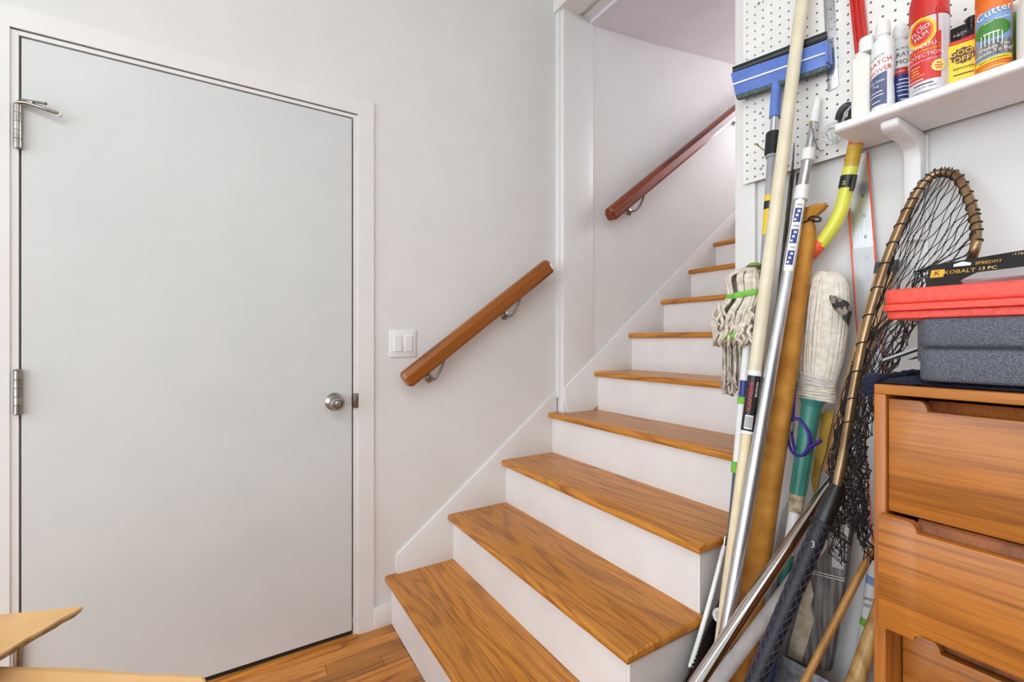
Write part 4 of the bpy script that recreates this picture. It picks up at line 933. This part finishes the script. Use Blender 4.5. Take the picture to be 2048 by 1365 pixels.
# the mesh bag: strands run both ways between the hoop and the gathered bottom
hoopP = main[14:len(main)-14]; nH = len(hoopP)
def H(s):
    x = (s % 1)*(nH-1); i = int(x); return hoopP[i].lerp(hoopP[min(i+1, nH-1)], x-i)
def bag(s, w, jit=0):
    h = H(s); a = 2*math.pi*s
    bot = at(1712+34*math.cos(a), 1085+40*math.sin(a*2+1), x=1.71+.05*math.sin(a))
    mid = at(1650+60*math.cos(a+.6), 860+60*math.sin(a), x=1.62+.07*math.sin(a))
    # keep left of the dresser once below its top
    p = h*(1-w)**2+mid*(2*w*(1-w))+bot*(w*w)
    if p.z < 1.32: p.y = max(p.y, YL+.025+.02*random.random())
    p.x = min(p.x, 1.905); return p
NS, NW = 40, 26; lines = []; knots = []
grid = {}
for i in range(NS):
    for j in range(NW+1):
        w = j/NW; jt = .004+.010*w; grid[i, j] = bag((i+.5*(j % 2))/NS, w)+Vector((random.uniform(-1, 1)*jt*.8, random.uniform(-1, 1)*jt, random.uniform(-1, 1)*jt))
for j in range(NW+1):
    for i in range(NS):
        p = grid[i, j]; p.y = max(p.y, YL+.012) if p.z < 1.30 else p.y
for i in range(NS):
    for j in range(NW):
        if (i, j) not in grid: continue
        a1 = grid[i, j]
        for d_ in (0, 1):
            i2 = (i+d_-(0 if j % 2 else 1)) % NS
            if i2 == NS-1 and i == 0 or i == NS-1 and i2 == 0: continue
            b1 = grid[i2, j+1]; mdp = (a1+b1)/2+Vector((random.uniform(-1, 1)*.002, random.uniform(-1, 1)*.003, -.002)); lines.append(([a1, mdp, b1], .0009))
    for j in range(1, NW, 1): knots.append(([grid[i, j]-Vector((0, 0, .0016)), grid[i, j]+Vector((0, 0, .0016))], .0019))
multitube('mesh', lines+knots, M['net'], t, 4, kind='stuff')
lac = []
for k in range(26):
    i = 18+k*int((nH-20)/27); c_ = main[i]; tg = (main[i+1]-main[i-1]).normalized(); a_, b_ = frame(tg)
    lac.append((spline([c_+tg*(-.010+.02*q/6.28)+(a_*math.cos(q)+b_*math.sin(q))*.0104 for q in [6.28*j/10 for j in range(11)]], 1), .0012))
multitube('lacing', lac, M['net'], t, 5, kind='stuff')

# ------------------------------------------------------------------ tubes and sticks low in the corner
ln = (1.03, 1.03); f, foot = leanline((1690, 925), (1400, 1365), ln)
foot = foot+Vector((0, 0, .016))
t = thing('chrome_tube', 'shiny chrome tube leaning across the corner', 'tube', foot)
topc = f(915); tube('tube', [topc, foot], .0155, M['chrome'], t, seg=26); tube('seam', [topc+Vector((-.004, .0, .0155)), foot+Vector((-.004, 0, .0155))], .0012, M['steel'], t, seg=6)
tube('end_ring', [topc, topc.lerp(foot, .02)], .0168, M['steel'], t, seg=26)
ln = (1.115, 1.15); f, foot = leanline((1648, 1080), (1440, 1365), ln); foot = foot+Vector((0, 0, .016))
t = thing('white_pipe', 'dusty white plastic pipe leaning below the chrome tube', 'pipe', foot)
topc = f(1062); tube('pipe', [topc, foot], .0165, M['pvc'], t, seg=26); tube('bore', [topc+(topc-foot).normalized()*.0004, topc+(topc-foot).normalized()*.0008], .0135, M['hole'], t, seg=26)
ln = (1.52, .5); f, foot = leanline((1745, 1100), (1610, 1365), ln); foot = foot+Vector((0, 0, .006))
tag(tube('dowel', [f(1005), f(1100), foot], .0085, M['dowel'], seg=16), 'thin round wooden dowel leaning beside the dresser', 'dowel')
ln = (1.69, .36); f, foot = leanline((1759, 1225), (1712, 1365), ln); foot = foot+Vector((0, 0, .01))
t = thing('wooden_bat', 'thick pale ash wood bat against the dresser side', 'bat', foot)
pts = [f(1160).lerp(foot, s_) for s_ in (0, .2, .5, .8, .95, 1)]; tube('barrel', pts, [.016, .017, .019, .0215, .022, .018], M['ash'], t, seg=22)
ln = (1.88, .045); f, foot = leanline((1752, 1130), (1730, 1290), ln)
t = thing('paper_roll', 'white and blue printed tube standing behind the pale bat', 'tube', foot)
tube('tube', [f(1100), foot], .0165, M['white'], t, seg=22); seg('band', f, 1152, 1168, .0169, M['lsky'], t, 22); seg('band', f, 1236, 1252, .0169, M['lime'], t, 22)
pc = f(1200); nn = (CAM-pc); nn.z = 0; nn.normalize(); text('lettering', 'oose', .016, pc+nn*.0172+UP*.008, Vector((-nn.y, nn.x, 0)), UP, M['ink'], t); text('lettering', 'NTEN', .012, pc+nn*.0172-UP*.012, Vector((-nn.y, nn.x, 0)), UP, M['ink'], t)
# weathered plank tied with string, with peeling paper
wp = lambda u, v, dx=0: at(u, v, x=1.868+dx)
t = thing('weathered_plank', 'weathered grey plank with peeling paper tied with string', 'plank', wp(1612, 1335))
prism('plank', [wp(1664, 1044), wp(1704, 1043), wp(1688, 1160), wp(1658, 1345), wp(1572, 1318), wp(1628, 1140)], (.022, 0, 0), M['weather'], t, bev=.002)
pp = [(1622, 1160), (1628, 1190), (1622, 1212), (1629, 1240), (1621, 1268), (1615, 1290), (1604, 1325), (1575, 1312), (1584, 1270), (1598, 1220), (1608, 1185)]
prism('paper', [wp(u, v, -.001) for u, v in pp], (-.0022, 0, 0), M['paper'], t)
prism('print', [wp(1668, 1050, -.001), wp(1700, 1049, -.001), wp(1687, 1140, -.001), wp(1664, 1134, -.001)], (-.001, 0, 0), M['pvc'], t)
for dv_ in (0, 5): tube('string', [wp(1622, 1141+dv_, -.004), wp(1655, 1150+dv_, -.005), wp(1689, 1158+dv_, -.004)], .0018, M['string'], t, seg=8)
# galvanised bracket on the floor
gb = lambda u, v, dx=0: at(u, v, x=1.80+dx)
t = thing('metal_bracket', 'galvanised steel channel bracket with slots on the floor', 'bracket', gb(1600, 1400))
pl = [gb(1512, 1300), gb(1662, 1346)]; z_hi = pl[0].z
y1_, y2_ = pl[0].y, pl[1].y; zt_ = (pl[0].z+pl[1].z)/2
box('flange', 1.80, 1.803, y2_, y1_, .002, zt_, M['galv'], t, bev=.0006); box('ledge', 1.765, 1.80, y2_, y1_, .001, .004, M['galv'], t, bev=.0006)
for yy in (.3, .7):
    c_ = y1_+(y2_-y1_)*yy; prism('slot', [(1.7996, c_-.003, zt_-.03), (1.7996, c_+.003, zt_-.03), (1.7996, c_+.003, zt_-.012), (1.7996, c_-.003, zt_-.012)], (-.0003, 0, 0), M['hole'], t)
for zz in (.35, .6): box('rib', 1.797, 1.8, y2_+.004, y1_-.004, zt_*zz-.003, zt_*zz+.003, M['galv'], t, bev=.001)
# black tray, ribbed hose, strainer, perforated plate against the stair side
yb_ = -1.094
bk = lambda u, v, dy=0: at(u, v, y=yb_+dy)
ft = bk(1340, 1500)
t = tag(prism('black_panel', [bk(1443, 1196), bk(1446, 1250), bk(1436, 1300), bk(1398, 1398), bk(1336, 1430), bk(1376, 1352), bk(1402, 1288)], (0, .004, 0), M['black'], bev=.001), 'glossy black plastic panel leaning on the white stair side', 'panel')
hz = lambda u, v: at(u, v, y=-1.088)
t = thing('ribbed_hose', 'thin white ribbed hose hanging on the stair side', 'hose', hz(1383, 1325))
h0_, h1_ = hz(1446, 1102), hz(1380, 1336); pts = [h0_.lerp(h1_, k/60)+Vector((.006*math.sin(k/60*3.14), 0, 0)) for k in range(61)]
tube('hose', pts, [.0068 if k % 2 else .0056 for k in range(61)], M['white'], t, seg=10); tube('sleeve', [hz(1449, 1092), h0_.lerp(h1_, .09)], .0058, M['milk'], t); tube('fitting', [hz(1451, 1074), hz(1448, 1096)], .0046, M['chrome'], t)
# yellow cloth, grey paddle and tan plank near the wall
lw = lambda u, v, dx=0: at(u, v, x=1.897+dx)
t = thing('tan_plank', 'tan wooden plank with grey ends leaning behind the net', 'plank', lw(1610, 1060))
ta_, tb_ = lw(1768, 545), lw(1652, 945); pv = Vector((0, .02, 0))
prism('board', [ta_+pv, ta_-pv, tb_-pv, tb_+pv], (.016, 0, 0), M['tan'], t, bev=.0015)
te = lw(1772, 522); prism('end_cap', [te+pv*1.15, te-pv*1.15, ta_-pv*1.15, ta_+pv*1.15], (.017, 0, 0), M['dgrey'], t, bev=.001)
tf_ = lw(1636, 1000); tg_ = at(1560, 1270, x=1.897); tg_.z = .001
prism('sleeve', [tb_+pv*1.1, tb_-pv*1.1, tg_-pv*1.1, tg_+pv*1.1], (.017, 0, 0), M['grey'], t, bev=.001)
yc = lambda u, v, dx=0: at(u, v, x=1.878+dx)
V = []; Fs = []; colL = [(1640, 828), (1640, 850), (1636, 880), (1630, 905), (1626, 935), (1622, 960), (1628, 985)]; colR = [(1668, 820), (1664, 845), (1655, 880), (1652, 902), (1640, 940), (1636, 965), (1634, 990)]
for k, (l_, r_) in enumerate(zip(colL, colR)):
    for s_ in range(5): V.append(yc(l_[0]+(r_[0]-l_[0])*s_/4, l_[1]+(r_[1]-l_[1])*s_/4, .006*math.sin(s_*2.1+k)))
for k in range(6):
    for s_ in range(4): a0_ = k*5+s_; Fs.append((a0_, a0_+1, a0_+6, a0_+5))
nV = len(V); V2 = V+[p+Vector((.002, 0, 0)) for p in V]; Fs2 = Fs+[tuple(i+nV for i in q[::-1]) for q in Fs]
tag(obj('yellow_cloth', V2, Fs2, M['yellowcloth'], None, True), 'crumpled mustard yellow cloth hanging right of the teal socket', 'cloth')
pd = lambda u, v: at(u, v, x=1.86)
t = thing('grey_paddle', 'flat light grey paddle blade behind the canvas bag', 'paddle', pd(1540, 1300))
prism('blade', [pd(1573, 1006), pd(1580, 1022), pd(1580, 1070), pd(1572, 1140), pd(1556, 1200), pd(1540, 1195), pd(1548, 1110), pd(1562, 1030)], (.008, 0, 0), M['pvc'], t, bev=.002)
tube('shaft', [pd(1550, 1190), pd(1530, 1345)], .009, M['grey'], t)
pf = lambda u, v: at(u, v, x=1.77)
t = thing('perforated_plate', 'small white perforated plate beside the net grip', 'plate', pf(1522, 1290))
prism('plate', [pf(1522, 1246), pf(1540, 1252), pf(1532, 1290), pf(1514, 1284)], (.002, 0, 0), M['white'], t)
for i in range(5):
    for j in range(7):
        c_ = pf(1522, 1246).lerp(pf(1540, 1252), .12+.19*i)+(pf(1514, 1284)-pf(1522, 1246))*(.08+.14*j); lathe('hole', [(.0013, 0), (.0013, .0003)], c_+Vector((-.0002, 0, 0)), (-1, 0, 0), M['hole'], t, seg=6)
t = thing('strainer', 'round white perforated strainer behind the poles', 'strainer', at(1437, 1255, y=-1.112))
sc_ = at(1440, 1232, y=-1.105); dv = (CAM-sc_).normalized()
lathe('disc', [(.017, 0), (.019, .002), (.017, .004)], sc_, dv, M['white'], t, seg=28); a_, b_ = frame(dv)
for i in range(-4, 5):
    for j in range(-4, 5):
        if i*i+j*j < 15: lathe('hole', [(.0011, 0), (.0011, .0003)], sc_+dv*.0041+a_*(i*.0034)+b_*(j*.0034), dv, M['hole'], t, seg=6)
